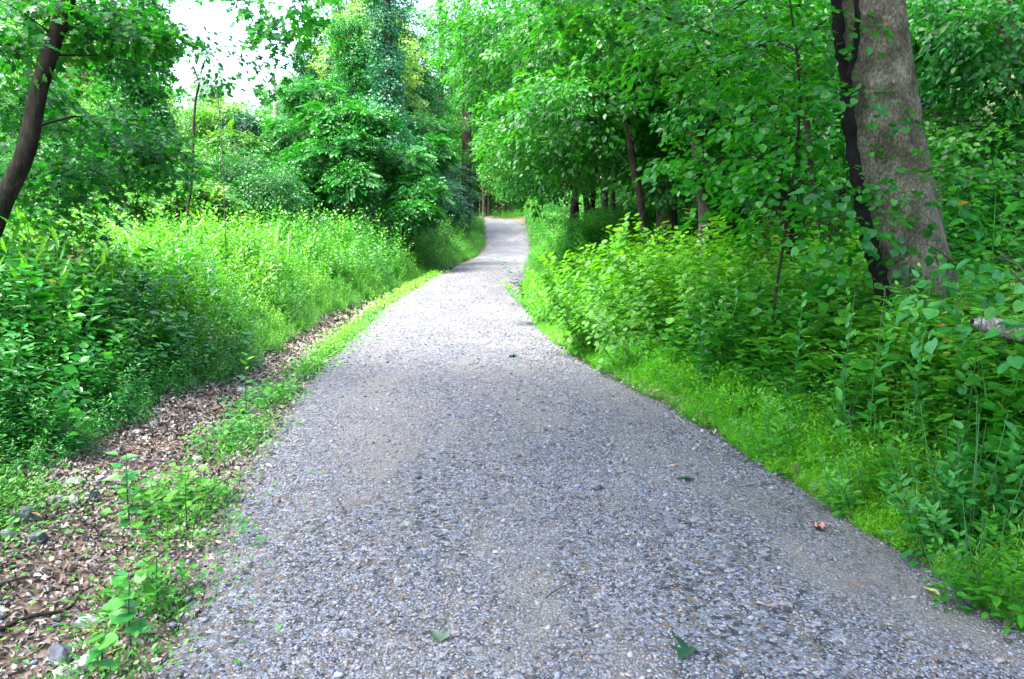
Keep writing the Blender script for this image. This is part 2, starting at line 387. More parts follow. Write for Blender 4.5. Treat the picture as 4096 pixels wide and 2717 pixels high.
def gravelmat():
    m, n, out = newmat('gravel'); L = n.links.new
    tc = n.nodes.new('ShaderNodeTexCoord')
    nn = n.nodes.new('ShaderNodeTexNoise'); nn.inputs['Scale'].default_value = 30; nn.inputs['Detail'].default_value = 3
    L(tc.outputs['Object'], nn.inputs[0])
    dm = n.nodes.new('ShaderNodeMix'); dm.data_type = 'VECTOR'; dm.inputs[0].default_value = .02
    L(tc.outputs['Object'], dm.inputs[4]); L(nn.outputs['Color'], dm.inputs[5])
    v1 = n.nodes.new('ShaderNodeTexVoronoi'); v1.inputs['Scale'].default_value = 75
    v2 = n.nodes.new('ShaderNodeTexVoronoi'); v2.inputs['Scale'].default_value = 38
    fn = n.nodes.new('ShaderNodeTexNoise'); fn.inputs['Scale'].default_value = 260; fn.inputs['Detail'].default_value = 2
    pn = n.nodes.new('ShaderNodeTexNoise'); pn.inputs['Scale'].default_value = 1.3; pn.inputs['Detail'].default_value = 6; pn.inputs['Roughness'].default_value = .65
    for q in (v1, v2): L(dm.outputs[1], q.inputs[0])
    mp = n.nodes.new('ShaderNodeMapping'); mp.inputs['Scale'].default_value = (1, .35, 1); L(tc.outputs['Object'], mp.inputs[0])
    L(mp.outputs[0], pn.inputs[0]); L(tc.outputs['Object'], fn.inputs[0])
    sp = n.nodes.new('ShaderNodeSeparateColor'); L(v1.outputs['Color'], sp.inputs[0])
    sp2 = n.nodes.new('ShaderNodeSeparateColor'); L(v2.outputs['Color'], sp2.inputs[0])
    C = [(0.030, 0.032, 0.037), (0.076, 0.082, 0.098), (0.130, 0.140, 0.173), (0.136, 0.107, 0.081), (0.179, 0.194, 0.235), (0.276, 0.275, 0.300), (0.104, 0.119, 0.160)]
    P_ = [0, .18, .38, .52, .66, .86, .95]
    r1 = ramp(n, C, sp.outputs[0], P_); r1.color_ramp.interpolation = 'CONSTANT'
    r2 = ramp(n, C, sp2.outputs[1], P_); r2.color_ramp.interpolation = 'CONSTANT'
    msk = n.nodes.new('ShaderNodeMath'); msk.operation = 'GREATER_THAN'; msk.inputs[1].default_value = .6; L(sp2.outputs[2], msk.inputs[0])
    m1 = n.nodes.new('ShaderNodeMix'); m1.data_type = 'RGBA'; L(msk.outputs[0], m1.inputs[0]); L(r1.outputs[0], m1.inputs[6]); L(r2.outputs[0], m1.inputs[7])
    sand = ramp(n, [(.14, .132, .12), (.24, .228, .21)], fn.outputs[0], [.35, .65])
    sm = ramp(n, [(0, 0, 0), (1, 1, 1)], pn.outputs[0], [.48, .62])
    ms = n.nodes.new('ShaderNodeMath'); ms.operation = 'MULTIPLY'; ms.inputs[1].default_value = .9; L(sm.outputs[0], ms.inputs[0])
    m2 = n.nodes.new('ShaderNodeMix'); m2.data_type = 'RGBA'; L(ms.outputs[0], m2.inputs[0]); L(m1.outputs[2], m2.inputs[6]); L(sand.outputs[0], m2.inputs[7])
    dk = ramp(n, [(1.15, 1.15, 1.15), (.35, .35, .35)], v1.outputs['Distance'], [.25, .75])
    m3 = n.nodes.new('ShaderNodeMix'); m3.data_type = 'RGBA'; m3.blend_type = 'MULTIPLY'; m3.inputs[0].default_value = .55
    L(m2.outputs[2], m3.inputs[6]); L(dk.outputs[0], m3.inputs[7])
    b = n.nodes.new('ShaderNodeBsdfPrincipled'); b.inputs['Roughness'].default_value = .75; L(m3.outputs[2], b.inputs['Base Color'])
    b.inputs['Specular IOR Level'].default_value = .4
    bp = n.nodes.new('ShaderNodeBump'); bp.invert = True; bp.inputs['Strength'].default_value = .9; bp.inputs['Distance'].default_value = .012
    L(v1.outputs['Distance'], bp.inputs['Height'])
    bp2 = n.nodes.new('ShaderNodeBump'); bp2.inputs['Strength'].default_value = .5; bp2.inputs['Distance'].default_value = .01
    L(fn.outputs[0], bp2.inputs['Height']); L(bp.outputs[0], bp2.inputs['Normal'])
    L(bp2.outputs[0], b.inputs['Normal']); L(b.outputs[0], out.inputs[0]); return m
M_GRAVEL = gravelmat()
ys = np.concatenate([np.arange(-5, 12, .08), np.arange(12, 40, .25), np.arange(40, 96, .5)]); us = np.linspace(0, 1, 41)
def pathz(x, y):
    u = (x - xl(y)) / (xr(y) - xl(y))
    return np.interp(y, _zy, _zz) + .035 * (1 - (2 * u - 1) ** 2) - .03 * np.clip(np.abs(2 * u - 1) - .93, 0, 1) / .07 + .006 * nz(x, y, 2.3)
PY = np.repeat(ys[:, None], 41, 1); wob = .06 * nz(PY * 1.3, 0 * PY, 1.2)
PX = xl(PY) - .05 + wob + (xr(PY) - xl(PY) + .1 - wob * 2) * us[None]
PZ = pathz(PX, PY) + .006
tag(mesh('path', np.stack([PX, PY, PZ], -1).reshape(-1, 3), gridF(*PX.shape), M_GRAVEL, smooth=True),
    'grey gravel path winding into the woods', 'path', kind='structure')

# ------------------------------------------------------------------ loose gravel
g = (1 + 5 ** .5) / 2
IV = norm(np.array([(-1, g, 0), (1, g, 0), (-1, -g, 0), (1, -g, 0), (0, -1, g), (0, 1, g), (0, -1, -g), (0, 1, -g), (g, 0, -1), (g, 0, 1), (-g, 0, -1), (-g, 0, 1)], float))
IF = np.array([(0, 11, 5), (0, 5, 1), (0, 1, 7), (0, 7, 10), (0, 10, 11), (1, 5, 9), (5, 11, 4), (11, 10, 2), (10, 7, 6), (7, 1, 8),
               (3, 9, 4), (3, 4, 2), (3, 2, 6), (3, 6, 8), (3, 8, 9), (4, 9, 5), (2, 4, 11), (6, 2, 10), (8, 6, 7), (9, 8, 1)])
def stoneT(rg, flat=.5): return IV * rg.uniform(.75, 1.2, (12, 1)) * [rg.uniform(.7, 1.1), rg.uniform(.9, 1.3), flat * rg.uniform(.8, 1.2)], IF, np.zeros(12)
STONES = [stoneT(R) for _ in range(8)]
def rocks_scatter(x, y, z, s, flat=.3, tones=None):
    n = len(x); rz = R.random(n) * 6.28; tl = R.normal(0, flat, (n, 2))
    d = np.stack([np.cos(rz), np.sin(rz), tl[:, 0]], 1); up = np.stack([tl[:, 1], tl[:, 0], np.ones(n)], 1); M = frames(d, up)
    pos = np.stack([x, y, z], 1); k = R.integers(0, 8, n); q = R.random(n) if tones is None else tones
    return join([scat(STONES[i], pos[k == i], M[k == i], s[k == i], 1, q[k == i]) for i in range(8)])
M_PEB = rndmat('pebble', [(0.024, 0.025, 0.031), (0.064, 0.069, 0.082), (0.115, 0.128, 0.159), (0.115, 0.087, 0.064), (0.158, 0.171, 0.212), (0.234, 0.241, 0.279), (0.274, 0.201, 0.149), (0.124, 0.145, 0.212), (.27, .285, .31)],
               .6, .45, [0, .07, .20, .38, .45, .66, .80, .86, 1.0])
def pathpts(n, y0, y1, pw=1.0):
    y = y0 + (y1 - y0) * R.random(n) ** pw; u = R.random(n); x = xl(y) + (xr(y) - xl(y)) * (u * 1.06 - .03); return x, y
P1 = []
for n, y0, y1, s0 in [(76000, 2.1, 5.0, .0042), (50000, 4.6, 9, .0056), (22000, 8.5, 16, .009), (9000, 15, 30, .012)]:
    x, y = pathpts(n, y0, y1)
    keep = (nz(x, y * .4, 1.5) + .6 * nz(x, y, 5., 3.) + R.normal(0, .5, n) > -.25) & (np.abs(x) < (y + .6) * .72)
    x, y = x[keep], y[keep]; s = s0 * np.exp(R.normal(0, .38, len(x)))
    P1.append(rocks_scatter(x, y, pathz(x, y) + .005 + s * .25, s))
x, y = pathpts(600, 2.2, 9); s = .014 * np.exp(R.normal(0, .3, 600)); P1.append(rocks_scatter(x, y, pathz(x, y) + .01, s))
tag(leafobj('gravel', join(P1), M_PEB, smooth=False), 'loose grey and bluish pebbles covering the path', 'gravel', kind='stuff')

# ------------------------------------------------------------------ leaf litter in the ditch
M_LITTER = rndmat('dry_leaf', [(0.034, 0.027, 0.024), (0.111, 0.085, 0.073), (0.187, 0.157, 0.142), (0.281, 0.257, 0.235), (0.145, 0.081, 0.059), (0.357, 0.351, 0.333)], .75, .25, [0, .2, .42, .65, .78, 1])
def curl(leaf, k):
    V = leaf[0].copy(); V[:, 2] += k * ((V[:, 0] * 2.2) ** 2 + (V[:, 1] - .5) ** 2 * .8); return V, leaf[1], leaf[2]
LIT = [curl(OVAL, .5), curl(OVAL, -.45), curl(OVATE, .8), curl(MAPLE, .5), curl(MAPLE, -.4), curl(RHOMB, .5)]
def litter(n, y0, y1, d0, d1, ls, side=-1, rg=R):
    y = rg.uniform(y0, y1, n); d = d0 + (d1 - d0) * rg.beta(1.6, 1.6, n); x = xl(y) - d if side < 0 else xr(y) + d
    z = G(x, y) + rg.uniform(.003, .035, n); th = rg.random(n) * 6.28
    dd = np.stack([np.cos(th), np.sin(th), rg.normal(0, .35, n)], 1); up = np.stack([rg.normal(0, .5, n), rg.normal(0, .5, n), np.ones(n)], 1)
    M = frames(dd, up); k = rg.integers(0, 6, n); pos = np.stack([x, y, z], 1); s = ls * np.exp(rg.normal(0, .3, n)); q = rg.random(n)
    return join([scat(LIT[i], pos[k == i], M[k == i], s[k == i], 1, q[k == i]) for i in range(6)])
tag(leafobj('leaf_litter', join([litter(17000, 1.6, 7, -.12, 1.7, .028), litter(12000, 6, 14, -.05, 1.5, .04), litter(6000, 13, 30, -.05, 1.3, .075), litter(1500, 2, 12, -.1, .5, .05, 1)]), M_LITTER),
    'dry tan and pinkish leaves filling the ditch left of the path', 'leaf litter', kind='stuff')
x_ = R.uniform(.0, 1.3, 5000); y_ = R.uniform(1.6, 16, 5000) ; xx = xl(y_) - x_
tag(leafobj('ditch_gravel', rocks_scatter(xx, y_, G(xx, y_) + .008, .009 * np.exp(R.normal(0, .5, 5000))), M_PEB),
    'small grey stones mixed into the leaf litter', 'gravel', kind='stuff')

# rocks in the ditch: one object each
from mathutils import noise as mnoise, Vector
import bmesh
M_ROCK = rndmat('rock', [(.12, .125, .14), (.25, .255, .27), (.44, .43, .42)], .8, .3, noise=18)
M_ROCKB = rndmat('dark_blue_rock', [(.06, .068, .085), (.10, .11, .135)], .8, .3, noise=22)
def rock(px, py, size, label, seed, flat=.6, mat=None, rz=None):
    x, y = rock_xy(px, py); rg = np.random.default_rng(seed)
    bm = bmesh.new(); bmesh.ops.create_icosphere(bm, subdivisions=3, radius=1)
    cuts = norm(rg.normal(0, 1, (7, 3)))
    for v in bm.verts:
        p = np.array(v.co)
        for c in cuts:
            dd = p @ c
            if dd > .68: p = p - c * (dd - .68) * .85
        p = p * (1 + .10 * mnoise.noise(Vector(p * 2.5 + seed)) + .04 * mnoise.noise(Vector(p * 8)))
        v.co = p * [size * .5, size * .36 * rg.uniform(.97, 1.03), size * .5 * flat]
    me = bpy.data.meshes.new('rock'); bm.to_mesh(me); bm.free()
    a = me.attributes.new('rnd', 'FLOAT', 'POINT'); a.data.foreach_set('value', np.full(len(me.vertices), rg.random()))
    me.materials.append(mat or M_ROCK); o = bpy.data.objects.new('rock', me); COL.objects.link(o)
    o.location = (x, y, float(G(x, y)) + size * .12); o.rotation_euler = (rg.normal(0, .2), rg.normal(0, .2), rg.random() * 6 if rz is None else rz)
    return tag(o, label, 'rock', 'rocks in the ditch')
def rock_xy(px, py):
    p = gnd(px, py); x, y = p
    for _ in range(8):      # slide along the sight line to the real ground height
        z = float(G(x, y)) if (x < xl(y) or x > xr(y)) else float(pathz(x, y)); u = (px - 512) / FPX; v = (339.5 - py) / FPX
        t = (1.6 - z) / (math.sin(PITCH) - v * math.cos(PITCH)); x, y = t * u, t * (math.cos(PITCH) + v * math.sin(PITCH))
    return x, y
for i, (px, py, s, lab, fl, mt) in enumerate([
    (8, 540, .12, 'pale angular rock at the left picture edge below the green bank', .8, None),
    (24, 520, .15, 'white and grey rock leaning against another in the ditch left edge', .9, None),
    (36, 541, .12, 'dark faceted rock just right of the pale rock at the left edge', .8, M_ROCKB),
    (56, 503, .13, 'grey rock between the green bank and two bluish rocks', .7, None),
    (71, 503, .10, 'bluish grey rock with a flat top below the bank corner', .8, None),
    (88, 499, .11, 'small slate blue rock rightmost of the row below the bank', .7, M_ROCKB),
    (74, 484, .12, 'pale flat rock lying highest under the corner of the green bank', .6, None),
    (99, 481, .10, 'whitish stone in brown leaves right of the bank corner', .6, None),
    (88, 628, .12, 'grey speckled rock in the litter above the bent stick', .7, None),
    (62, 661, .15, 'dark blue round rock beside the broad leaved seedling', .8, M_ROCKB),
    (86, 668, .14, 'grey violet rock touching the dark blue one', .6, None),
    (62, 676, .10, 'light grey rock at the bottom edge under the seedling', .6, None),
    (198, 462, .12, 'brown grey stone in the litter left of the low weeds', .5, None),
    (262, 402, .16, 'bluish rock in the ditch beside the tall thin weed', .5, M_ROCKB),
    (242, 392, .14, 'grey rock at the foot of the yellow green bank', .5, None),
    (252, 412, .12, 'small white stone below two ditch rocks', .5, None),
    (136, 436, .14, 'pale stone half under the left bank leaves', .5, None),
    (155, 427, .12, 'round white stone at the upper end of the broad litter patch', .6, None),
    (291, 362, .16, 'slate rock in the narrow far part of the ditch', .4, None),
    (305, 348, .18, 'grey rock farthest up the ditch', .4, None)]):
    rock(px, py, s, lab, 50 + i, fl, mt)
# stones on the path
def stone(px, py, s, lab, mat, seed, fl=.6):
    o = rock(px, py, s, lab, seed, fl, mat); x, y = rock_xy(px, py); o.location.z = float(pathz(x, y)) + s * .12
    o.name = 'path_stone'; o['category'] = 'stone'; o['group'] = 'larger stones on the path'
M_ROCKP = rndmat('pale_rock', [(.36, .38, .44), (.45, .46, .5)], .7, .3, noise=40)
M_ROCKT = rndmat('tan_rock', [(.30, .24, .19), (.36, .28, .22)], .7, .3, noise=40)
for i, a in enumerate([(495, 553, .035, 'pale pointed stone in the middle of the path', M_ROCKP), (685, 548, .035, 'tan upright stone on the right half of the path', M_ROCKT),
                       (498, 643, .035, 'dark rounded stone near the bottom middle of the path', M_ROCK), (606, 640, .03, 'grey stone low on the path right of centre', M_ROCK),
                       (541, 653, .03, 'bluish flat stone at the bottom of the path', M_ROCKB), (482, 312, .05, 'white stone far up the path', M_ROCKP),
                       (443, 562, .03, 'dull brownish stone left of the pale pointed one', M_ROCKT), (531, 561, .04, 'slate stone right of the pale pointed stone', M_ROCKB)]):
    stone(*a[:4], a[4], 90 + i)

# sticks and twigs lying about
def stick(ptsP, r, label, lift=.015, mat=None, name='stick', group='sticks on the ground'):
    P3 = []
    for k, (px, py) in enumerate(ptsP):
        x, y = rock_xy(px, py); z = float(G(x, y)) if x < xl(y) or x > xr(y) else float(pathz(x, y))
        P3.append((x, y, z + lift + r))
    P3 = np.array(P3); b = P3[0].copy(); pts = resample(P3 - b, 14)
    o = leafobj(name, tube(pts, np.linspace(r, r * .5, 14), 6, .12), mat or M_MID, None, True); o.location = b
    return tag(o, label, 'stick', group)
stick([(-8, 596), (0, 590), (40, 578), (80, 562), (112, 512)][:3], .014, 'pale thick stick entering from the left edge', mat=M_PALE)
stick([(0, 640), (30, 626), (68, 618), (82, 600)], .012, 'long dark bent stick in the lower left litter', mat=M_DARK, lift=.03)
stick([(104, 610), (122, 582), (150, 566), (176, 545), (192, 527)], .009, 'long brown branch lying along the edge of the gravel', mat=M_MID)
stick([(136, 588), (150, 568), (158, 560)], .008, 'short pale stick beside the orange dead leaf', mat=M_PALE)
stick([(143, 605), (165, 592), (182, 584)], .004, 'thin greyish twig pointing onto the gravel at lower left')
stick([(232, 505), (242, 493)], .004, 'small brown twig standing across the gravel edge')
stick([(674, 415), (680, 427), (693, 436), (706, 444)], .005, 'curved pale twig on the right gravel edge', mat=M_PALE)
stick([(546, 602), (556, 594), (570, 587), (566, 583)], .003, 'forked thin brown twig near the path middle')
stick([(338, 503), (342, 510), (345, 518)], .004, 'short curved twig on the left half of the path')
stick([(415, 515), (432, 517)], .003, 'straight reddish twig on the path left of centre')
stick([(757, 606), (768, 610), (782, 609), (792, 612)], .006, 'flat pale bark strip on the lower right gravel', mat=M_PALE)
stick([(60, 500), (88, 508), (92, 498)], .006, 'brown hooked twig resting over the bluish rocks')
stick([(150, 470), (175, 458), (196, 448)], .006, 'thin grey twig across the litter patch', mat=M_PALE)
stick([(20, 560), (48, 575), (80, 580)], .006, 'thin dark twig across the left litter')
stick([(160, 578), (178, 582)], .004, 'short tan twig between weeds and gravel', mat=M_PALE)

# fallen leaves: one object each
def flat_leaf(px, py, size, leaf, col, label, rz=0, tilt=(0.1, .1), name='fallen_leaf', off=.018):
    x, y = rock_xy(px, py); z = float(G(x, y)) if x < xl(y) or x > xr(y) else float(pathz(x, y))
    V = leaf[0] * size; V = V + np.array([0, -size / 2, 0]); V[:, 2] += .3 * size * ((V[:, 0] / size * 2) ** 2)
    m = rndmat(name + '_' + str(px), [col, tuple(c * 1.15 for c in col)], .55, .4)
    o = mesh(name, V, leaf[1], m, leaf[2]); o.location = (x, y, z + off); o.rotation_euler = (tilt[0], tilt[1], rz)
    return tag(o, label, 'leaf', 'fallen leaves')
flat_leaf(512, 358, .12, MAPLE, (.02, .07, .02), 'dark green fallen leaf up the middle of the path', 1.3)
flat_leaf(685, 481, .13, OVATE, (.02, .06, .03), 'narrow dark green leaf on the right half of the gravel', 1.6)
flat_leaf(930, 594, .09, OVATE, (.30, .36, .12), 'pale yellow green leaf on the gravel near the right edge', .4)
flat_leaf(996, 602, .09, MAPLE, (.30, .14, .08), 'curled brown leaf by the right grass edge', 2.2)
flat_leaf(816, 530, .08, MAPLE, (.36, .17, .13), 'crumpled pinkish brown leaf on the right gravel', .9)
flat_leaf(437, 640, .09, MAPLE, (.06, .10, .06), 'faded green lobed leaf at the bottom of the path', .5)
flat_leaf(686, 657, .13, MAPLE, (.008, .05, .02), 'large deep green lobed leaf at the bottom right of centre', 2.5)
flat_leaf(140, 583, .10, OVATE, (.50, .20, .09), 'orange brown dead leaf beside the low weeds', .9, (.2, .5))
flat_leaf(217, 545, .08, OVATE, (.48, .30, .24), 'small pinkish leaf at the left gravel edge', 1.2, (.3, .2))
flat_leaf(96, 636, .11, OVATE, (.48, .24, .08), 'orange dead leaf behind the seedling stem', 1.7, (.4, .2))
flat_leaf(118, 655, .12, OVATE, (.46, .28, .10), 'ochre curled leaf right of the seedling stem', 2.7, (.3, .4))
flat_leaf(35, 524, .07, OVATE, (.38, .18, .11), 'rust coloured leaf lying on the pale rocks', 1.4, (.3, .2), off=.06)
# bits of leaf and bark blown onto the gravel
n = 420; y = 2.1 + 20 * R.random(n) ** 1.7; u = np.where(R.random(n) < .65, R.beta(.5, 3, n), R.random(n)); u = np.where(R.random(n) < .5, u, 1 - u); x = xl(y) + (xr(y) - xl(y)) * u
th = R.random(n) * 6.28; M_ = frames(np.stack([np.cos(th), np.sin(th), R.normal(0, .2, n)], 1), np.stack([R.normal(0, .3, n), R.normal(0, .3, n), np.ones(n)], 1))
pos = np.stack([x, y, pathz(x, y) + .018], 1); sz = .022 * np.exp(R.normal(0, .45, n)); kk = R.integers(0, 4, n); qq = R.random(n)
NEED = T([(-.03, 0, 0), (.03, 0, 0), (.02, 1, .05), (-.02, 1, .05), (0, .5, .12)], [(0, 1, 4), (1, 2, 4), (2, 3, 4), (3, 0, 4)])
tag(leafobj('leaf_scraps', join([scat([LIT[0], LIT[2], LIT[5], NEED][i], pos[kk == i], M_[kk == i], sz[kk == i] * (2.2 if i == 3 else 1), 1, qq[kk == i]) for i in range(4)]), M_LITTER),
    'small brown leaf and twig scraps blown over the gravel', 'debris', kind='stuff')
# ------------------------------------------------------------------ ground plants
def place(stems, x, y, s, mix=.55, tilt=.12, z=None, rg=R):
    """stand copies of stem templates on the ground"""
    n = len(x); th = rg.random(n) * 6.28; zz = (G(x, y) if z is None else z) - .02
    up = np.stack([rg.normal(0, tilt, n), rg.normal(0, tilt, n), np.ones(n)], 1)
    Z_ = norm(up); h = np.stack([np.cos(th), np.sin(th), 0 * th], 1); X_ = norm(np.cross(h, Z_)); Y_ = np.cross(Z_, X_)
    M = np.stack([X_, Y_, Z_], -1); pos = np.stack([x, y, zz], 1); k = rg.integers(0, len(stems), n)
    q = np.clip(.5 + .3 * nz(x, y, .8, 4) + rg.normal(0, .3, n), 0, 1)
    return join([scat(st, pos[k == i], M[k == i], s[k == i], mix, q[k == i]) for i, st in enumerate(stems) if (k == i).any()])
def region(n, y0, y1, d0, d1, side, rg=R, pw=1.0, pd=1.0):
    y = y0 + (y1 - y0) * rg.random(n) ** pw; d = d0 + (d1 - d0) * rg.random(n) ** pd
    return (xl(y) - d if side < 0 else xr(y) + d), y, d
goldst = [stemplant(1.0, 60, OVAL, .08, .7, .5, 2.4, .05, droopy=.1, bush=.3, lean=.25) for _ in range(5)]
netst = [stemplant(.8, 34, OVATE, .105, .4, .6, 2.2, .1, droopy=.3, bush=.38, lean=.3) for _ in range(5)]
mugst = [stemplant(1.0, 52, RHOMB, .11, .7, .5, 2.4, .05, droopy=.1, bush=.38, lean=.25) for _ in range(4)]
lowst = [stemplant(.3, 16, HEART, .075, .3, .7, 2.4, .1, droopy=.1, bush=.25) for _ in range(4)]
tinyst = [stemplant(.12, 12, RHOMB, .035, .5, .8, 2.4, .1, bush=.5, droopy=0) for _ in range(4)]
lancest = [stemplant(.9, 40, LANCE, .17, .8, .5, 2.4, .1, droopy=.25, bush=.04) for _ in range(4)]

bL = lambda y: np.interp(y, [0, 3, 4.3, 7.5, 9, 13.5, 20, 30, 45], [1.6, 1.45, 1.3, 1.0, .85, .85, .6, .25, .2])  # bank starts this far from the gravel
def bank(n, y0, y1, w, stems, h0, h1, pw=1., pd=1., edge=.55, hmul=None, off=0.):
    y = y0 + (y1 - y0) * R.random(n) ** pw; d = R.random(n) ** pd * w
    x = xl(y) - bL(y) - off - d + .12 * nz(y, y, 3.)
    s = (h0 + (h1 - h0) * sst(d / edge)) * R.uniform(.75, 1.15, n)
    if hmul is not None: s = s * hmul(x, y)
    return place(stems, x, y, s, tilt=.22)
hm = lambda x, y: (.97 + .22 * nz(x, y, .9, 1.) + .2 * nz(x, y, 2.3, 3.)) * np.where(R.random(len(x)) < .06, 1.25, 1)
tag(leafobj('nettle_bank', join([bank(2500, 1.5, 9.0, 5, netst, .3, 1.15, pd=1.1, hmul=hm, edge=1.1), bank(1500, 1.5, 9.5, .9, netst + lowst, .25, .6), bank(900, 1.5, 9, 4, goldst, .2, .95, edge=1.3)]), M_NETTLE),
    'dark bluish green nettle-like weeds on the near left bank', 'weeds', kind='stuff')
tag(leafobj('goldenrod_bank', join([bank(5200, 8.0, 19, 7.5, goldst + mugst, .25, 1.15, pd=1.3, hmul=hm, edge=1.3), bank(1500, 8, 20, .8, goldst, .2, .55),
                                     bank(1700, 5.0, 9, 4, goldst, .3, .95, off=.5, edge=1.2)]), M_GOLD),
    'bright yellow green goldenrod mass on the middle of the left bank', 'weeds', kind='stuff')
tag(leafobj('mugwort_bank', join([bank(5200, 17, 48, 7, mugst + goldst, .35, 1.4, pd=1.2, hmul=hm, edge=1.3), bank(2200, 17, 62, .9, mugst, .3, .8)]), M_WEED),
    'mid green feathery weeds lining the far left path side', 'weeds', kind='stuff')
n = 5000; y = R.uniform(15, 60, n); x = xl(y) - 6 - 22 * R.random(n)
tag(leafobj('meadow_weeds', place(mugst, x, y, R.uniform(.7, 1.4, n)), M_GOLD), 'sunlit tall weeds in the clearing behind the left bank', 'weeds', kind='stuff')
# low strip between gravel and ditch
n = 1500; y = R.uniform(1.8, 14, n); dd = np.interp(y, [1.8, 3, 5, 8, 14], [.22, .30, .22, .12, .08])
x = xl(y) - .02 - dd * R.normal(.6, .5, n); k = nz(y * 1.3, x, 2.) > -.55
a_ = place(tinyst, x[k], y[k], R.uniform(.5, 1.2, k.sum()))
n = 190; y = R.uniform(3.1, 8, n); x = xl(y) - R.normal(.28, .14, n); k = nz(y * 1.3, x, 2.) > -.2
b_ = place(lowst, x[k], y[k], R.uniform(.35, .95, k.sum()))
tag(leafobj('low_weeds', join([a_, b_]), M_WEED), 'low trailing green weeds along the left edge of the gravel', 'weeds', kind='stuff')
n = 420; y = R.uniform(8.5, 26, n); x = xl(y) - R.normal(.10, .06, n)
tag(leafobj('edge_grass', place(tinyst, x, y, R.uniform(.8, 1.7, n)), M_STILT), 'bright yellow green grass tufts on the far left gravel edge', 'grass', kind='stuff')
n = 900; x, y, _ = region(n, 2.2, 4.6, 1.1, 1.9, -1); 
tag(leafobj('moss_patch', place(tinyst, xl(y) - bL(y) + R.normal(.0, .15, n), y, R.uniform(.6, 1.2, n)), M_WEED), 'low green ground plants at the foot of the left bank', 'weeds', kind='stuff')

# right: stilt grass fringe
st_g = [stemplant(.28, 20, LANCE, .058, .7, .8, 2.6, .1, lean=.35, droopy=.05, bush=.1) for _ in range(6)]
P_ = []
for n, y0, y1, w0, s0 in [(6500, 1.8, 6, .55, .8), (4600, 5.5, 12, .6, .85), (2600, 11, 22, .5, .95)]:
    x, y, d = region(n, y0, y1, -.06, w0, 1, pd=1.15); wv = .08 * nz(y, y, 2.7)
    P_.append(place(st_g, x + wv, y, s0 * (.45 + .75 * sst(d / .5)) * R.uniform(.7, 1.2, n), tilt=.3))
tag(leafobj('stilt_grass', join(P_), M_STILT), 'bright yellow green grass fringe along the right edge of the gravel', 'grass', kind='stuff')
P_ = []
for n, y0, y1, d0, d1, h0, h1, st in [(2800, 1.6, 8.5, .24, 4.0, .3, 1.22, netst), (900, 1.6, 8, .2, 3.0, .3, .85, lancest), (1900, 1.6, 8.5, .25, 3.8, .6, 2.6, lowst)]:
    x, y, d = region(n, y0, y1, d0, d1, 1); P_.append(place(st, x, y, (h0 + (h1 - h0) * sst((d - .3) / .75)) * R.uniform(.75, 1.1, n)))
tag(leafobj('weed_bank', join(P_), M_WEED), 'mixed broad leaved weeds covering the near right bank', 'weeds', kind='stuff')
n = 3600; x, y, d = region(n, 8, 46, .9, 7, 1)
tag(leafobj('understory', place(mugst + netst, x, y, R.uniform(.6, 1.45, n)), M_WEED), 'shady weeds under the trees right of the path', 'weeds', kind='stuff')
n = 900; x, y, d = region(n, 15, 48, .05, 1.0, 1)
tag(leafobj('path_side_weeds', place(mugst, x, y, R.uniform(.35, .75, n) * (.6 + .6 * sst(d))), M_WEED), 'narrow strip of weeds right of the far path', 'weeds', kind='stuff')
n = 3600; x = R.uniform(3, 15, n); y = R.uniform(6, 22, n); k_ = x + xr(y) > .45 * y; x, y = x[k_], y[k_]; n = len(x)
tag(leafobj('bank_thicket', place([stemplant(1.2, 55, OVAL, .10, .3, .8, 2.4, .05, bush=.5) for _ in range(4)], x + xr(y), y, R.uniform(.7, 1.6, n)), M_MAPLE),
    'leafy thicket covering the rising bank behind the leaning trunk', 'thicket', kind='stuff')
n = 6000; y = R.uniform(54, 78, n); x = R.uniform(-9, 5, n); k_ = ((x < xl(y) - .1) & (y < 72)) | ((x > xr(y) + .3) & (x < .9) & (y > 66) & (y < 72)); x, y = x[k_], y[k_]; n = len(x)
tag(leafobj('bend_weeds', place(goldst, x, y, R.uniform(.3, .8, n)), M_GOLD), 'sunlit grass and weeds inside the bend at the path end', 'weeds', kind='stuff')
n = 2600; y = R.uniform(46, 85, n); x = np.maximum(xr(y), np.where(y > 61, .9 + (y - 61) * .06, -9)) + R.uniform(.05, 6, n) 
tag(leafobj('bend_bushes', place(goldst + mugst, x, y, R.uniform(.6, 1.9, n)), M_WEED), 'light green bushes on the right of the path end', 'bushes', kind='stuff')

n = 5000; x = R.uniform(7, 45, n); y = R.uniform(8, 62, n)
tag(leafobj('hillside_undergrowth', place(mugst + netst, x, y, R.uniform(.8, 1.8, n)), M_MAPLE), 'undergrowth over the hillside in the wood on the right', 'undergrowth', kind='stuff')
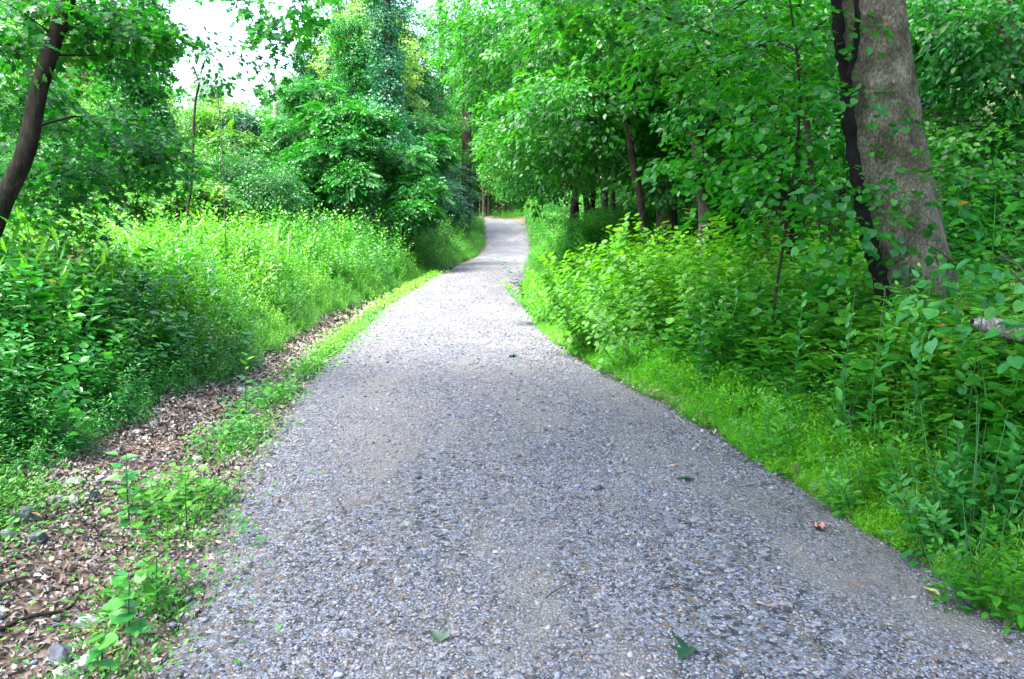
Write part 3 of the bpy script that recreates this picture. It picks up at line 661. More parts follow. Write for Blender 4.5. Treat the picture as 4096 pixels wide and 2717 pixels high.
# knotweed-like shrubs with round leaves on the right: cane + leaves each
knot = [stemplant(1.5, 50, HEART, .122, .35, .75, 2.6, .15, lean=.25, droopy=.25, bush=.3) for _ in range(5)]
def shrub(name, x0, y0, rx, ry, n, h, stems, mat, label, lean=(0, 0), cat='shrub', group=None, smul=1., frame=(0.2, 1.)):
    rg = np.random.default_rng(int(abs(x0 * 100 + y0 * 10))); b = np.array([x0, y0, float(G(x0, y0))])
    root = empty(name, b, label=label, cat=cat, group=group)
    a = rg.random(n) * 6.28; r = np.sqrt(rg.random(n)); x = x0 + rx * r * np.cos(a); y = y0 + ry * r * np.sin(a)
    s = h * (1 - .35 * r ** 2) * rg.uniform(.75, 1.1, n)
    up = np.stack([np.cos(a) * r * .4 + lean[0] + rg.normal(0, .1, n), np.sin(a) * r * .35 + lean[1] + rg.normal(0, .1, n), np.ones(n)], 1)
    Z_ = norm(up); th = rg.random(n) * 6.28; hh = np.stack([np.cos(th), np.sin(th), 0 * th], 1); X_ = norm(np.cross(hh, Z_)); Y_ = np.cross(Z_, X_)
    pos = np.stack([x, y, G(x, y)], 1) - b; M = np.stack([X_, Y_, Z_], -1); k = rg.integers(0, len(stems), n)
    q = rg.random(n) * .6 + .2
    leafobj('foliage', join([scat(st, pos[k == i], M[k == i], s[k == i] * smul, .4, q[k == i]) for i, st in enumerate(stems) if (k == i).any()]), mat, root)
    for p, m, ss in list(zip(pos, M, s * 1.4))[:30]: leafobj('stem', tube(np.array([p, p + m[:, 2] * ss * .7]), [.0055 * h, .003 * h], 5), M_STEM, root)
    return root
shrub('knotweed_shrub', 1.75, 9.6, .95, 1.3, 62, .98, knot, M_KNOT, 'bright yellow green round leaved shrub leaning over the right gravel edge', (-.35, -.1))
shrub('knotweed_shrub', 1.15, 12.6, .8, 1.2, 40, .78, knot, M_KNOT, 'round leaved shrub farthest left, spilling to the narrow of the path', (-.3, -.1))
shrub('knotweed_shrub', 3.0, 9.2, 1.1, 1.3, 60, 1.02, knot, M_KNOT, 'yellow green round leaved shrub second from the gravel, behind the narrow stemmed weeds', (-.1, -.1))
shrub('knotweed_shrub', 2.6, 12.0, 1.3, 1.6, 60, 1.0, knot, M_KNOT, 'round leaved shrub at the back of the clump near the thin dark trunk', (-.15, 0))
shrub('leafy_shrub', 3.6, 6.9, 1.0, .8, 42, .62, knot, M_BROAD, 'mid green broad leaved shrub left of the leaning trunk foot')

# individual weeds near the camera
def weed(name, px, py, t, h, n, leaf, ls, mat, label, seed=1, **k):
    rg = np.random.default_rng(seed); x = t * (px - 512) / FPX; y = t; b = (x, y, float(G(x, y)) - .01)
    root = empty(name, b, label=label, cat='plant')
    V, F, q = stemplant(h, n, leaf, ls, rg=rg, **k)
    nl = n * len(leaf[0]); m = F.max(1) < nl
    leafobj('foliage', (V[:nl], F[m], q[:nl]), mat, root)
    leafobj('stem', tube([(0, 0, -.02), (0, 0, h * .5), (k.get('lean', .08) * h * .3, 0, h)], [.005, .004, .002], 6), M_STEM, root)
    return root
weed('seedling', 104, 640, 2.95, .30, 9, HEART, .10, M_NETTLE, 'seedling with large pale green rounded leaves at the bottom left corner', 3, low=.35, top=.6, ang=.2, lean=.15)
weed('seedling', 72, 680, 2.75, .18, 5, HEART, .095, M_NETTLE, 'low seedling with three round leaves at the bottom left edge', 4, low=.5, top=.9, ang=.2)
weed('seedling', 136, 612, 3.2, .26, 9, OVATE, .09, M_GOLD, 'small yellow green seedling with pointed leaves above the rounded one', 8, low=.3, top=.7, ang=.3)
weed('tall_weed', 112, 470, 4.3, .45, 16, OVATE, .11, M_NETTLE, 'tall thin weed standing alone in the leaf litter', 5, low=.15, top=.9, ang=.3)
weed('tall_weed', 240, 410, 6.6, .6, 14, OVATE, .10, M_WEED, 'thin upright weed between the ditch and the gravel', 6, low=.15, top=.7)
weed('tall_weed', 172, 490, 4.15, .33, 20, OVATE, .08, M_GOLD, 'bushy yellowish weed on the left gravel edge', 7, low=.1, top=.7, bush=.2)
weed('tall_weed', 522, 290, 15.5, .95, 34, OVATE, .15, M_DEEP, 'dark drooping weed leaning over the narrow of the path', 9, low=.2, top=.6, lean=-.5, droopy=.5)
for i, (px, t, h, lab) in enumerate([(925, 4.6, 1.3, 'tall spiky leaved stem in front of the leaning trunk'), (850, 5.0, 1.15, 'upright spiky leaved stem left of the trunk foot'),
                                     (880, 4.8, 1.2, 'spiky leaved stem just left of the tallest one'), (800, 5.8, 1.1, 'spiky leaved stem between shrub and trunk'),
                                     (980, 4.2, 1.2, 'spiky leaved stem close to the right picture edge'), (705, 7.2, .95, 'narrow stem in front of the round leaved shrubs')]):
    weed('tall_weed', px, 0, t, h, 40, OVATE, .13, M_NETTLE, lab, 20 + i, ang=.9, droopy=.1, lean=.1)
clst = [stemplant(.8, 40, OVATE, .15, .6, .65, 2.4, .10, lean=.35, droopy=.15, bush=.22) for _ in range(4)]
for px, t, rx, n_, h, mt, lab in [(900, 4.3, .28, 16, .62, M_WEED, 'clump of long bent pointed leaves behind the right grass fringe'), (985, 3.7, .26, 18, .75, M_NETTLE, 'tall leafy clump at the right edge above the grass fringe'),
                                  (815, 5.2, .3, 14, .62, M_WEED, 'leafy clump spilling onto the grass fringe below the leaning trunk'), (1020, 3.1, .16, 8, .5, M_WEED, 'small leafy clump cut by the right picture edge')]:
    shrub('leafy_clump', t * (px - 512) / FPX, t, rx, rx, n_, h, clst, mt, lab, cat='plant', group='leafy clumps on the right verge')
# taller odd plants standing out of the left bank
tg = [stemplant(1.25, 16, LANCE, .30, 1.6, .6, 2.4, .1, lean=.5, droopy=-.2, bush=.03) for _ in range(4)]
tag(leafobj('tall_grass', bank(90, 4, 16, 4, tg, .7, 1.0, off=.5), M_GOLD), 'tall arching grass blades scattered through the left bank', 'grass', kind='stuff')
bst = [stemplant(1.0, 15, HEART, .13, .5, .7, 2.4, .35, lean=.15, droopy=.25, bush=.12) for _ in range(3)]
tag(leafobj('broad_leaved_weeds', join([bank(150, 3, 10, 3.5, bst, .5, 1.1), place(bst, *(lambda q: (q[0], q[1]))(region(150, 2.5, 8, .6, 3.2, 1)), R.uniform(.6, 1.1, 150))]), M_BROAD), 'broad heart shaped leaves standing out of both banks', 'weeds', kind='stuff')
# log lying in the right bank
lb = at(972, 322, 4.5); le = at(1180, 372, 4.6)
o = leafobj('fallen_log', tube(resample([lb - lb, (le - lb) * .5 + [0, 0, .01], le - lb], 14), [.02, .05] + [.055] * 12, 14, .10), barkmat('log_wood', (.25, .21, .18), (.45, .40, .36), (.62, .58, .54), 6, 1.0, .8), None, True); o.location = lb
tag(o, 'pale cracked fallen log poking out of the weeds at the right edge', 'log')
# ------------------------------------------------------------------ trees
sp_maple = [spray(MAPLE, 24, .55, .28, .082, .3) for _ in range(4)]
sp_maplef = [spray(RHOMB, 34, .75, .36, .11, .3) for _ in range(5)]
sp_oval = [spray(OVAL, 22, .5, .24, .085, .35, .5) for _ in range(4)]
sp_small = [spray(RHOMB, 40, .6, .28, .07, .35, .5) for _ in range(4)]
sp_big = [spray(HEART, 17, .45, .24, .064, .5, .35) for _ in range(5)]
sp_ivy = [spray(HEART, 26, .45, .3, .095, .8, .5) for _ in range(4)]
sp_ivyf = [spray(RHOMB, 34, .5, .34, .10, .9, .6) for _ in range(4)]
sp_pin = [pinnate(9, .75, RHOMB, .22, .5) for _ in range(2)]
sp_pin = [pinnate(9, .5, RHOMB, .22, .45) for _ in range(2)] + [spray(RHOMB, 22, .5, .3, .11, .5, .7) for _ in range(5)]
sp_mini = [spray(MAPLE, 8, .22, .12, .078, .4) for _ in range(4)]
def E(px, py, t, rx, ry, rz, k=1., spr=None): return (at(px, py, t), (rx, ry, rz), k, spr)
def Em(px, py, t, rx, ry, rz, k=1.): return (at(px, py, t), (rx, ry, rz), k, sp_mini)
def ground_at(px, t, dx=0):
    x = t * (px - 512) / FPX + dx; return np.array([x, t, float(G(x, t)) - .05])

# 1 the leaning tree at the left
tp = [ground_at(-70, 7.3)] + [at(a, b, t) for a, b, t in [(-28, 280, 7.2), (0, 208, 7.1), (26, 152, 7.0), (38, 95, 7.0), (56, 35, 7.0), (74, -20, 6.9), (100, -110, 6.7), (120, -230, 6.4), (150, -420, 6.0)]]
sp_over = [spray(MAPLE, 26, 1.0, .6, .15, .3) for _ in range(4)]  # oversized sprays for unseen overhead clumps added to shade the near path
left = build_tree('leaning_maple', tp, [.115, .098, .08, .073, .066, .055, .045, .03], [
    E(0, 0, 6.6, .35, .5, .15, .6), E(-25, 60, 7.4, .4, .5, .35, .8), Em(20, 105, 7.8, .3, .5, .25, .9), Em(85, 10, 7.4, .5, .5, .15, 1.7), Em(125, 28, 7.3, .32, .4, .13, 1.2),
    Em(141, 62, 7.6, .08, .3, .30, .6), E(55, 150, 8.4, .55, .5, .15, .6), Em(110, 130, 8.0, .6, .6, .12, 1.4), Em(160, 140, 8.2, .25, .4, .15, .9), Em(165, 165, 8.2, .25, .4, .12, .8), E(30, 185, 8.4, .6, .7, .2, .5),
    Em(100, 170, 8.4, .7, .7, .18, 2.2), E(-15, 220, 8.0, .5, .7, .4, .8), Em(160, 34, 7.4, .16, .3, .05, .3), Em(100, 74, 8.5, .6, .5, .08, .22), Em(25, 75, 8, .3, .4, .2, .5), Em(180, 46, 7.6, .12, .3, .04, .16), Em(191, 8, 7.6, .03, .3, .14, .1),
    Em(253, 6, 7.4, .10, .3, .06, .25), Em(285, 14, 7.2, .20, .3, .13, .5), Em(283, 44, 7.2, .09, .25, .12, .32), Em(306, 2, 7.6, .13, .3, .05, .2), Em(258, 76, 7.3, .05, .1, .02, .08),
    Em(35, 30, 7.2, .4, .4, .2, 1.0), Em(60, 52, 7.6, .2, .4, .08, .15), E(60, -190, 7, 2.0, 1.4, .3, 1.5), ((-3, 1.5, 7.5), (3.2, 4, .5), 4, sp_over), ((-.5, -1, 7.8), (3, 3, .5), 2.5, sp_over)],  # sp_over clumps hang above the view, added to darken the near path
    sp_maple, 50, M_MAPLE, M_DARK, 'dark thin leaning tree at the left edge with leafy branches over the sky gap', limbs=True, sides=12, nseg=30, limb_r=.007, twigs=4, twig_r=.004, limb_k=.003)
kn = at(49, 92, 6.95)
# 2 the big trunk at the right with bare bark
tp = [ground_at(948, 6.45)] + [at(a, b, t) for a, b, t in [(926, 340, 6.4), (910, 260, 6.35), (892, 173, 6.3), (879, 87, 6.25), (869, 0, 6.25), (856, -100, 6.2), (850, -260, 6.1), (830, -480, 6.0), (825, -800, 5.9)]]
big = build_tree('leaning_trunk_tree', tp, [.40, .30, .275, .275, .26, .245, .235, .22, .19, .12], [
    E(650, -420, 6.2, 3.2, 2.2, .6, 2, sp_over), E(950, -500, 6.2, 2.5, 2.4, .9, 1.2, sp_over), E(450, -700, 4, 3, 2.5, .8, 4, sp_over), ((.5, .5, 7.5), (3, 3, .6), 4, sp_over)],  # unseen crown above the frame, filled out to cast shade on the foreground
    sp_maplef, 75, M_MAPLE, M_BARK, 'massive leaning tree trunk with mottled grey bark on the right', sides=72, nseg=150, wob=.022)
vp = [at(a, b, t) for a, b, t in [(897, 335, 6.2), (882, 290, 6.2), (871, 250, 6.17), (861, 205, 6.15), (854, 165, 6.12), (849, 120, 6.1), (845, 75, 6.08), (839, 40, 6.1), (836, 0, 6.1), (828, -60, 6.1), (825, -160, 6.05)]]
v2 = [at(a, b, t) for a, b, t in [(847, 78, 6.05), (855, 52, 6.0), (857, 20, 6.0), (855, -10, 6.0), (848, -60, 6.0)]]
vb = vp[0].copy(); fuzz = []
o = leafobj('climbing_vine', join([tube(resample(np.array(vp) - vb, 70), np.linspace(.052, .034, 70) * R.uniform(.85, 1.15, 70), 9, .3), tube(resample(np.array(v2) - vb, 30), np.full(30, .020), 7, .35)]), M_VINE, None, True)
o.location = vb; tag(o, 'thick black hairy vine climbing the left side of the big leaning trunk', 'vine')

# vine foliage around / in front of the trunk
tp = [ground_at(770, 7.0), at(775, 300, 6.9), at(790, 200, 6.8), at(800, 100, 6.8), at(790, 0, 6.8), at(780, -80, 6.8)]
build_tree('broadleaf_sapling', tp, [.014, .012, .010, .006], [
    E(815, 30, 6.6, .35, .5, .4), E(760, 45, 7, .45, .5, .35), E(710, 60, 7.4, .45, .5, .25, .7), E(800, 110, 6.5, .4, .5, .35), E(745, 120, 7, .4, .4, .3),
    E(705, 140, 7.2, .3, .4, .2, .6), E(815, 175, 6.4, .35, .4, .3), E(770, 200, 6.6, .35, .4, .2, .6), E(700, 160, 7.0, .2, .2, .1, .2), E(835, 225, 6.2, .2, .3, .15, .5), E(725, 10, 7.4, .5, .5, .3)],
    sp_big, 20, M_BROAD, M_DARK, 'sapling with large heart shaped leaves left of the leaning trunk', sides=6, twigs=8, limb_r=.005, twig_r=.004)
tp = [ground_at(975, 5.6), at(960, 300, 5.6), at(945, 240, 5.5), at(930, 190, 5.5)]
build_tree('leafy_sprig', tp, [.014, .01, .006], [E(868, 175, 5.5, .16, .1, .03, .22), E(940, 175, 5.45, .1, .1, .04, .25), E(868, 205, 5.6, .08, .1, .05, .2), E(905, 245, 5.5, .2, .1, .06, .3), E(868, 95, 5.7, .05, .1, .05, .15)],
    sp_big, 24, M_MAPLE, M_TWIG, 'leafy sprigs reaching across the bark of the leaning trunk', cat='sapling', sides=5, twigs=3, limb_r=.004, twig_r=.003)
tp = [ground_at(870, 6.0), at(850, 20, 6.0), at(845, -30, 6.0)]
# right edge sprigs
tp = [ground_at(1075, 4.2), at(1050, 320, 4.1), at(1030, 290, 4.0), at(1010, 270, 4.0)]
build_tree('leafy_sprig', tp, [.012, .009, .005], [E(1003, 255, 4, .08, .1, .02, .2), E(1012, 280, 4, .08, .1, .03, .2)],
    sp_big, 22, M_NETTLE, M_TWIG, 'pale green drooping leaves at the right edge above the log', cat='sapling', sides=5, twigs=2, limb_r=.003, twig_r=.003)

# 3 thickets and trees behind the big trunk
for i, (px, t, h, ells, lab, bark) in enumerate([
    (1010, 10.5, 0, [E(990, 160, 9, .9, .8, .4), E(1020, 210, 8.6, .9, .8, .5), (at(975, 130, 10), (.7, .6, .25), .6), E(1000, 270, 8, .9, .8, .4), E(960, 220, 9.2, .5, .6, .5)], 'bush of small bright leaves right of the leaning trunk', M_TWIG),
    (1030, 9.5, 0, [E(960, 20, 9.5, .7, .5, .3), E(1000, 30, 9, .6, .5, .25), E(935, 10, 10, .5, .5, .3), E(1010, 85, 9.5, .5, .5, .25, .7), E(985, 55, 10.5, .5, .5, .12, .5)], 'small leaved tree in the top right corner', M_PALE)]):
    top = at(px - 10, 0 if i == 0 else -60, t)
    tp = [ground_at(px, t), (ground_at(px, t) + top) / 2 + [.15, 0, 0], top]
    build_tree('understory_tree', tp, [.05, .035, .02], ells, sp_oval, 80, M_MAPLE if i else M_LIME, bark, lab, sides=7, limb_r=.01)
tp = [ground_at(1120, 9)] + [at(a, b, 9.4) for a, b in [(1060, 130), (1024, 62), (1008, 30), (1002, 0), (995, -80)]]
build_tree('pale_leaning_tree', tp, [.16, .13, .11, .09], [], sp_oval, 0, M_LIME, M_PALE, 'pale barked tree leaning in the top right corner')

# slim trunks in the wood to the right
def P3(*a): return [at(*q) for q in a]
MAPL = dict(sprays=sp_maplef, leafm=M_LIME)
build_tree('twin_trunk_tree', [ground_at(778, 12.5)] + P3((776, 190, 12.5), (770, 140, 12.5), (766, 90, 12.5), (765, 40, 12.6), (762, -60, 12.8), (758, -160, 13)), [.22, .18, .165, .15, .13, .08],
    [E(760, 10, 11.5, 1.3, 1, .5), E(820, 60, 12, 1, 1, .5), E(700, 30, 12, 1.0, 1, .4), E(740, 100, 11.3, .5, .6, .4, .6), E(830, 140, 11, .7, .7, .5)], leafm=M_MAPLE, sprays=sp_maplef, dens=80, barkm=M_MID,
    label='straight grey brown trunk directly left of the black vine, thicker of a pair', group='wood right of the path')
build_tree('twin_trunk_tree', [ground_at(786, 12.9)] + P3((790, 170, 12.9), (796, 120, 12.9), (800, 70, 13), (803, 10, 13), (806, -90, 13)), [.16, .13, .12, .11, .07],
    [E(850, -60, 13, 1.5, 1, .6), E(790, -80, 13, 1.5, 1, .6)], leafm=M_MAPLE, sprays=sp_maplef, dens=70, barkm=M_DARK,
    label='dark trunk diverging to the right behind the thicker of the pair', group='wood right of the path')
build_tree('slim_maple', [ground_at(648, 13)] + P3((641, 205, 13), (634, 170, 13), (628, 130, 13), (622, 100, 13.2), (612, 60, 13.5), (600, 0, 14), (590, -80, 14)), [.07, .06, .056, .05, .045, .03],
    [E(570, 40, 15, 1.3, 1, .35), E(620, 20, 14, 1.3, 1, .4), E(590, 95, 13, 1.0, .8, .3), E(560, 100, 15, .9, .8, .25, .8), E(655, 70, 14, .9, .8, .3), E(665, 125, 14.2, .6, .6, .2, .7), E(590, 145, 15, .7, .8, .12, .5), E(540, 145, 15.5, .7, .8, .14, .7), E(556, 178, 17, .6, .6, .08, .35),
     E(520, 132, 17, .4, .6, .14, .8), E(672, 168, 14, .4, .5, .15, .5)], sp_maplef, 95, M_LIME, M_DARK,
    'slim dark maple leaning left with lime green tiers reaching over the path', limb_r=.012, limb_k=.003)
build_tree('slim_maple', [ground_at(704, 11.5)] + P3((704, 215, 11.5), (700, 190, 11.5), (697, 160, 11.6), (690, 100, 12), (680, 20, 12), (676, -60, 12)), [.09, .075, .065, .055, .04],
    [E(700, 20, 10.5, 1.1, .9, .4), E(655, 30, 12.5, .8, .8, .25, .8), E(740, 50, 12.5, .8, .8, .25, .8), E(695, 85, 12.8, .5, .7, .15, .6), E(740, 160, 11.5, .3, .5, .15, .5)], sp_maplef, 85, M_LIME, M_MID,
    'pale based slim trunk behind the round leaved shrub', limb_r=.012, limb_k=.003)
for i, (px, t, lean, r, cls, lab) in enumerate([
    (596, 24, -14, .10, [(560, 60, 22, 1.9), (610, 90, 25, 1.0), (555, 120, 25, 1.0)], 'tree with thin dark trunk fourth to the right of the path bend'),
    (565, 22, 8, .11, [(540, 30, 22, 2.0), (575, 90, 21, 1.5), (545, 150, 24, .6)], 'tree with thin dark trunk just right of the path side weeds'),
    (577, 26, -10, .12, [(530, 70, 25, 2), (590, 20, 25, 2.)], 'slender tree between two darker ones right of the path'),
    (608, 28, 10, .14, [(620, 30, 27, 2.4), (600, 110, 29, 1.2)], 'tree with paler trunk deeper in the right hand wood'),
    (730, 17, -6, .14, [(720, 20, 16, 1.8), (700, 100, 15.5, 1.2), (750, 120, 18, .7)], 'dark tree half hidden between shrub and twin trunks'),
    (670, 18, 12, .12, [(660, 10, 17, 1.8), (640, 90, 17, 1.4), (690, 120, 19, .7)], 'dark slender tree behind the leaning slim maple'),
    (750, 22, 5, .15, [(770, 40, 20, 2.2), (720, 60, 20, 1.6), (760, 130, 23, .9)], 'tree deep in the wood left of the twin trunks')]):
    top = at(px + lean, -60, t); b = ground_at(px, t)
    es = []
    for cx, cy, ct, s in cls:
        es += [E(cx, cy, ct, s, s * .8, s * .33, 1), E(cx + s * 300 / ct, cy + 18, ct - .5, s * .7, s * .6, s * .25, .7)]
    build_tree('woodland_tree', [b, b * .75 + top * .25 + [.22 * ((i * 2) % 3 - 1), 0, 0], b * .45 + top * .55 + [.3 * ((i + 1) % 3 - 1), 0, 0], top + [.6 * (i % 3 - 1), 0, 0]], [r, r * .85, r * .7, r * .5], es, sp_maplef, 110, [M_LIME, M_MAPLE][i % 2], M_DARK, lab, group='wood right of the path', sides=8, limb_r=.02, sc=(.9, 1.4))
for i, (px, t, lean, r, lab) in enumerate([
    (663, 19, -6, .09, 'thin trunk rising behind the leaning slim maple'), (618, 21, 9, .08, 'thin straight trunk left of the leaning slim maple'), (586, 25, 5, .10, 'trunk standing between the two dark ones by the path weeds'),
    (690, 20, -12, .10, 'trunk leaning left behind the pale based slim trunk'), (722, 24, 4, .13, 'grey trunk deep behind the shrub right of the pale based trunk'), (745, 15, 8, .07, 'sapling trunk left of the thick pair'),
    (560, 42, -4, .14, 'far trunk nearest the right side of the path'), (570, 37, -6, .12, 'second far trunk from the right side of the path'), (635, 26, -3, .11, 'dark straight trunk deep behind the slim maple'), (715, 16, -10, .06, 'very thin leaning trunk behind the round leaved shrub')]):
    top = at(px + lean, -50, t); b = ground_at(px, t)
    build_tree('slender_tree', [b, b * .75 + top * .25 + [.2 * ((i * 2 + 1) % 3 - 1), 0, 0], b * .45 + top * .55 + [.35 * (i % 3 - 1), 0, 0], top + [.5 * (i % 2) - .2, 0, 0]], [r, r * .85, r * .75, r * .6], [E(px + lean, 30, t, 1.6, 1.4, .5, .6), E(px - 20, 65, t, 1.0, 1, .3, .4)], sp_maplef, 100, M_MAPLE, [M_DARK, M_MID][i % 2], lab, group='wood right of the path', sides=8, limb_r=.02, sc=(.9, 1.4))
# overarching right canopy
build_tree('tall_maple', [ground_at(665, 16), at(668, 60, 16), at(660, -160, 16), at(655, -320, 16)], [.2, .17, .12],
    [E(510, 10, 20, 1.7, 1.4, .6), E(520, 35, 18, 1.6, 1.3, .5), E(560, -10, 17, 2, 1.4, .6), E(620, -20, 15, 2, 1.5, .6), E(690, -30, 13, 1.8, 1.4, .5), E(525, 75, 19, 1.2, 1.1, .4), E(490, 40, 22, 1.1, 1, .5)], sp_maplef, 110, M_LIME, M_MID,
    'tall maple whose high limbs arch over the path from the right', limb_r=.03, sc=(.9, 1.4))
# dark arched branches at the top
bb = at(600, -40, 9); 
tp = [ground_at(830, 9.5, .4), at(815, 200, 9.4), at(800, 60, 9.2), at(760, 45, 9), at(700, 30, 8.8), at(650, 10, 8.6), at(600, -20, 8.4)]
build_tree('arching_sapling', tp, [.05, .04, .03, .022, .018, .012, .008], [E(640, 10, 8.6, .5, .4, .12, .5), E(700, 28, 8.8, .6, .4, .15, .6), E(600, -10, 8.4, .5, .4, .2, .8), E(760, 60, 8.9, .5, .4, .25, .7)], sp_maple, 50, M_LIME, M_DARK,
    'thin sapling arching left across the top of the wood', sides=6, limb_r=.004)

# 4 left side: vine covered trees near the path
def ivytree(px, t, ph, r, ells, label, bark=M_DARK, lean=0, mat=M_TEAL, dens=120, spr=None):
    b = ground_at(px, t); top = at(px + lean, ph, t)
    return build_tree('ivy_covered_tree', [b, b * .5 + top * .5 + [.1, 0, 0], top], [r, r * .8, r * .5], ells, spr or sp_ivyf, dens, mat, bark, label, limbs=True, twigs=1, limb_r=.01, sides=9, down=.7, upj=.5)
ivytree(386, 29.4, -60, .20, [E(384, 20, 29.4, 0.4, 0.5, 1.4), E(386, 70, 29.4, 0.5, 0.6, 1.1), E(380, 110, 29.1, 0.9, 0.98, 0.84), E(388, 140, 28.7, 0.98, 0.84, 0.7), E(375, 165, 28.7, 0.7, 0.7, 0.49, .6), E(390, 190, 28.6, 0.63, 0.56, 0.7, .7), E(392, 215, 28.6, 0.56, 0.56, 0.42, .5), E(384, -30, 29.4, 1.12, 0.84, 1.4)], 'dark ivy clad trunk left of the path with bare tangled vines at its foot')
ivytree(352, 29.9, 30, .16, [E(352, 48, 29.9, 0.35, 0.5, 0.7), E(350, 80, 29.9, 0.6, 0.6, 0.9), E(352, 110, 29.4, 1.17, 0.91, 0.91), E(345, 20, 29.9, 0.39, 0.39, 0.52, .6)], 'shorter leafy column of vines left of the dark ivy trunk', mat=M_MAPLE)
ivytree(466, 52.8, -60, .36, [E(463, 20, 52.8, 1.44, 1.28, 1.92), E(466, 75, 52.8, 1.6, 1.44, 1.6), E(460, 120, 52.0, 1.28, 1.28, 0.96, .6), E(474, 150, 52.0, 0.96, 0.96, 0.8, .5), E(464, -30, 52.8, 2.24, 1.6, 1.6)], 'tall dark trunk wrapped in vines just left of the path bend', mat=M_WEED)
ivytree(440, 54.0, -60, .22, [E(436, 30, 54.0, 1.35, 1.2, 1.5), E(438, 80, 54.0, 1.5, 1.2, 1.5), E(425, 110, 52.5, 1.5, 1.2, 1.2)], 'vine wrapped trunk behind and left of the tall dark one', mat=M_MAPLE)
ivytree(138, 20, -60, .18, [E(138, 20, 20, .4, .5, .9), E(136, 60, 20, .55, .5, .8), E(130, 100, 20, .8, .6, .8), E(135, 0, 20, .5, .5, .8)], 'ivy covered trunk beside the white sky gap', mat=M_MAPLE)
# tangle of bare vines
vs = []
rg = np.random.default_rng(5); b0 = ground_at(382, 27.5)
for i in range(9):
    px0 = 378 + rg.uniform(-11, 14); k_ = [at(px0 + rg.normal(0, 3), yy, 27.3 + rg.normal(0, .2)) for yy in (226, 212, 198, 184, 172, 160)]
    vs.append(tube(resample(np.array(k_) - b0, 22), np.linspace(.03, .014, 22) * rg.uniform(.5, 1.2), 5, .15))
for i in range(15):
    a = rg.uniform(-.3, 3.5); L_ = rg.uniform(12, 32); c0 = at(382 + rg.normal(0, 4), 172 + rg.normal(0, 6), 27.2)
    c1 = at(382 + .5 * L_ * math.cos(a), 170 - .4 * L_ * math.sin(a), 27.0); c2 = at(382 + L_ * math.cos(a), 168 - .6 * L_ * math.sin(a) + rg.uniform(0, 9), 26.9)
    vs.append(tube(resample(np.array([c0, c1 + rg.normal(0, .08, 3), c2]) - b0, 12), np.linspace(.022, .008, 12) * rg.uniform(.6, 1.1), 5, .1))
o = leafobj('vine_tangle', join(vs), M_PALE, None, True); o.location = b0; tag(o, 'tangle of bare tan vines hanging at the foot of the dark ivy trunk', 'vines')
# dead snag
sp_ = [ground_at(192, 14)] + P3((188, 215, 14), (191, 190, 14), (193, 150, 14), (194, 120, 14), (196, 98, 14), (199, 84, 14), (196, 74, 14), (193, 66, 14))
b0 = sp_[0].copy(); o = leafobj('dead_sapling', join([tube(resample(np.array(sp_) - b0, 40), np.linspace(.03, .017, 40), 6, .12), limb(at(196, 98, 14) - b0, at(206, 97, 14) - b0, .006, .003, .1, 5)[0], limb(at(193, 150, 14) - b0, at(183, 143, 14.1) - b0, .005, .003, .1, 5)[0]]), M_DARK, None, True)
o.location = b0; tag(o, 'tall thin crooked bare stem standing against the white sky gap', 'dead tree')
build_tree('leafy_twig_tree', [ground_at(226, 12.5), at(222, 150, 12), at(212, 60, 12), at(195, 40, 12)], [.008, .007, .005], [E(210, 48, 12, .25, .2, .08, .25), E(192, 30, 12, .25, .2, .15, .25), E(215, 64, 12, .15, .1, .08, .15)], sp_oval, 30, M_DEEP, M_TWIG, 'wispy dark sapling top sticking into the white sky gap', cat='sapling', sides=5, limb_r=.004, twig_r=.003)
# sumac / ailanthus clumps
def pintree(px, t, ph, ells, label, mat=M_WEED, dens=26, r=.06):
    dens = dens * 7
    b = ground_at(px, t); top = at(px, ph, t)
    return build_tree('sumac', [b, (b + top) / 2 + [.12, 0, 0], top], [r, r * .8, r * .4], ells, sp_pin, dens, mat, M_TWIG, label, cat='small tree', limb_r=.015, twigs=4, sides=7, down=.2, sc=(.6, 1.1), shell=2.2, upj=.55, group='sumacs left of the path')
pintree(320, 27.3, 100, [E(310, 95, 27.3, 0.91, 0.78, 0.52), E(335, 120, 26.0, 1.04, 0.78, 0.59), E(300, 130, 26.7, 1.04, 0.78, 0.52), E(330, 155, 25.4, 1.17, 0.91, 0.59), E(300, 175, 25.4, 1.17, 0.91, 0.52), E(352, 180, 24.7, 0.65, 0.65, 0.52), E(350, 145, 25.4, 0.78, 0.78, 0.52), E(365, 120, 26.0, 0.78, 0.65, 0.52)], 'tall sumac with feathery leaves just left of the dark ivy trunk', M_MAPLE, dens=40)
pintree(410, 28.6, 130, [E(405, 160, 27.3, 0.78, 0.78, 0.45), E(415, 190, 26.7, 0.91, 0.78, 0.45), E(430, 150, 29.9, 0.78, 0.78, 0.52), E(420, 125, 31.2, 1.04, 0.78, 0.52), E(412, 210, 26.0, 0.65, 0.65, 0.33)], 'feathery leaved sumac right of the dark ivy trunk', M_MAPLE, 36)
pintree(220, 28.6, 110, [E(215, 120, 28.6, 1.04, 0.78, 0.52), E(235, 145, 27.3, 1.04, 0.78, 0.52), E(205, 165, 26.0, 1.04, 0.78, 0.52), E(250, 180, 26.0, 1.17, 0.78, 0.52), E(225, 195, 23.4, 1.04, 0.78, 0.39)], 'bright sumac behind the bare thin stem', M_GOLD, 36)
pintree(268, 31.2, 130, [E(262, 150, 31.2, 1.04, 0.78, 0.59), E(280, 175, 28.6, 1.17, 0.78, 0.59), E(255, 195, 27.3, 1.04, 0.78, 0.39), E(290, 200, 26.0, 1.04, 0.78, 0.39)], 'sumac low in the clearing between two taller clumps', M_WEED, 36)
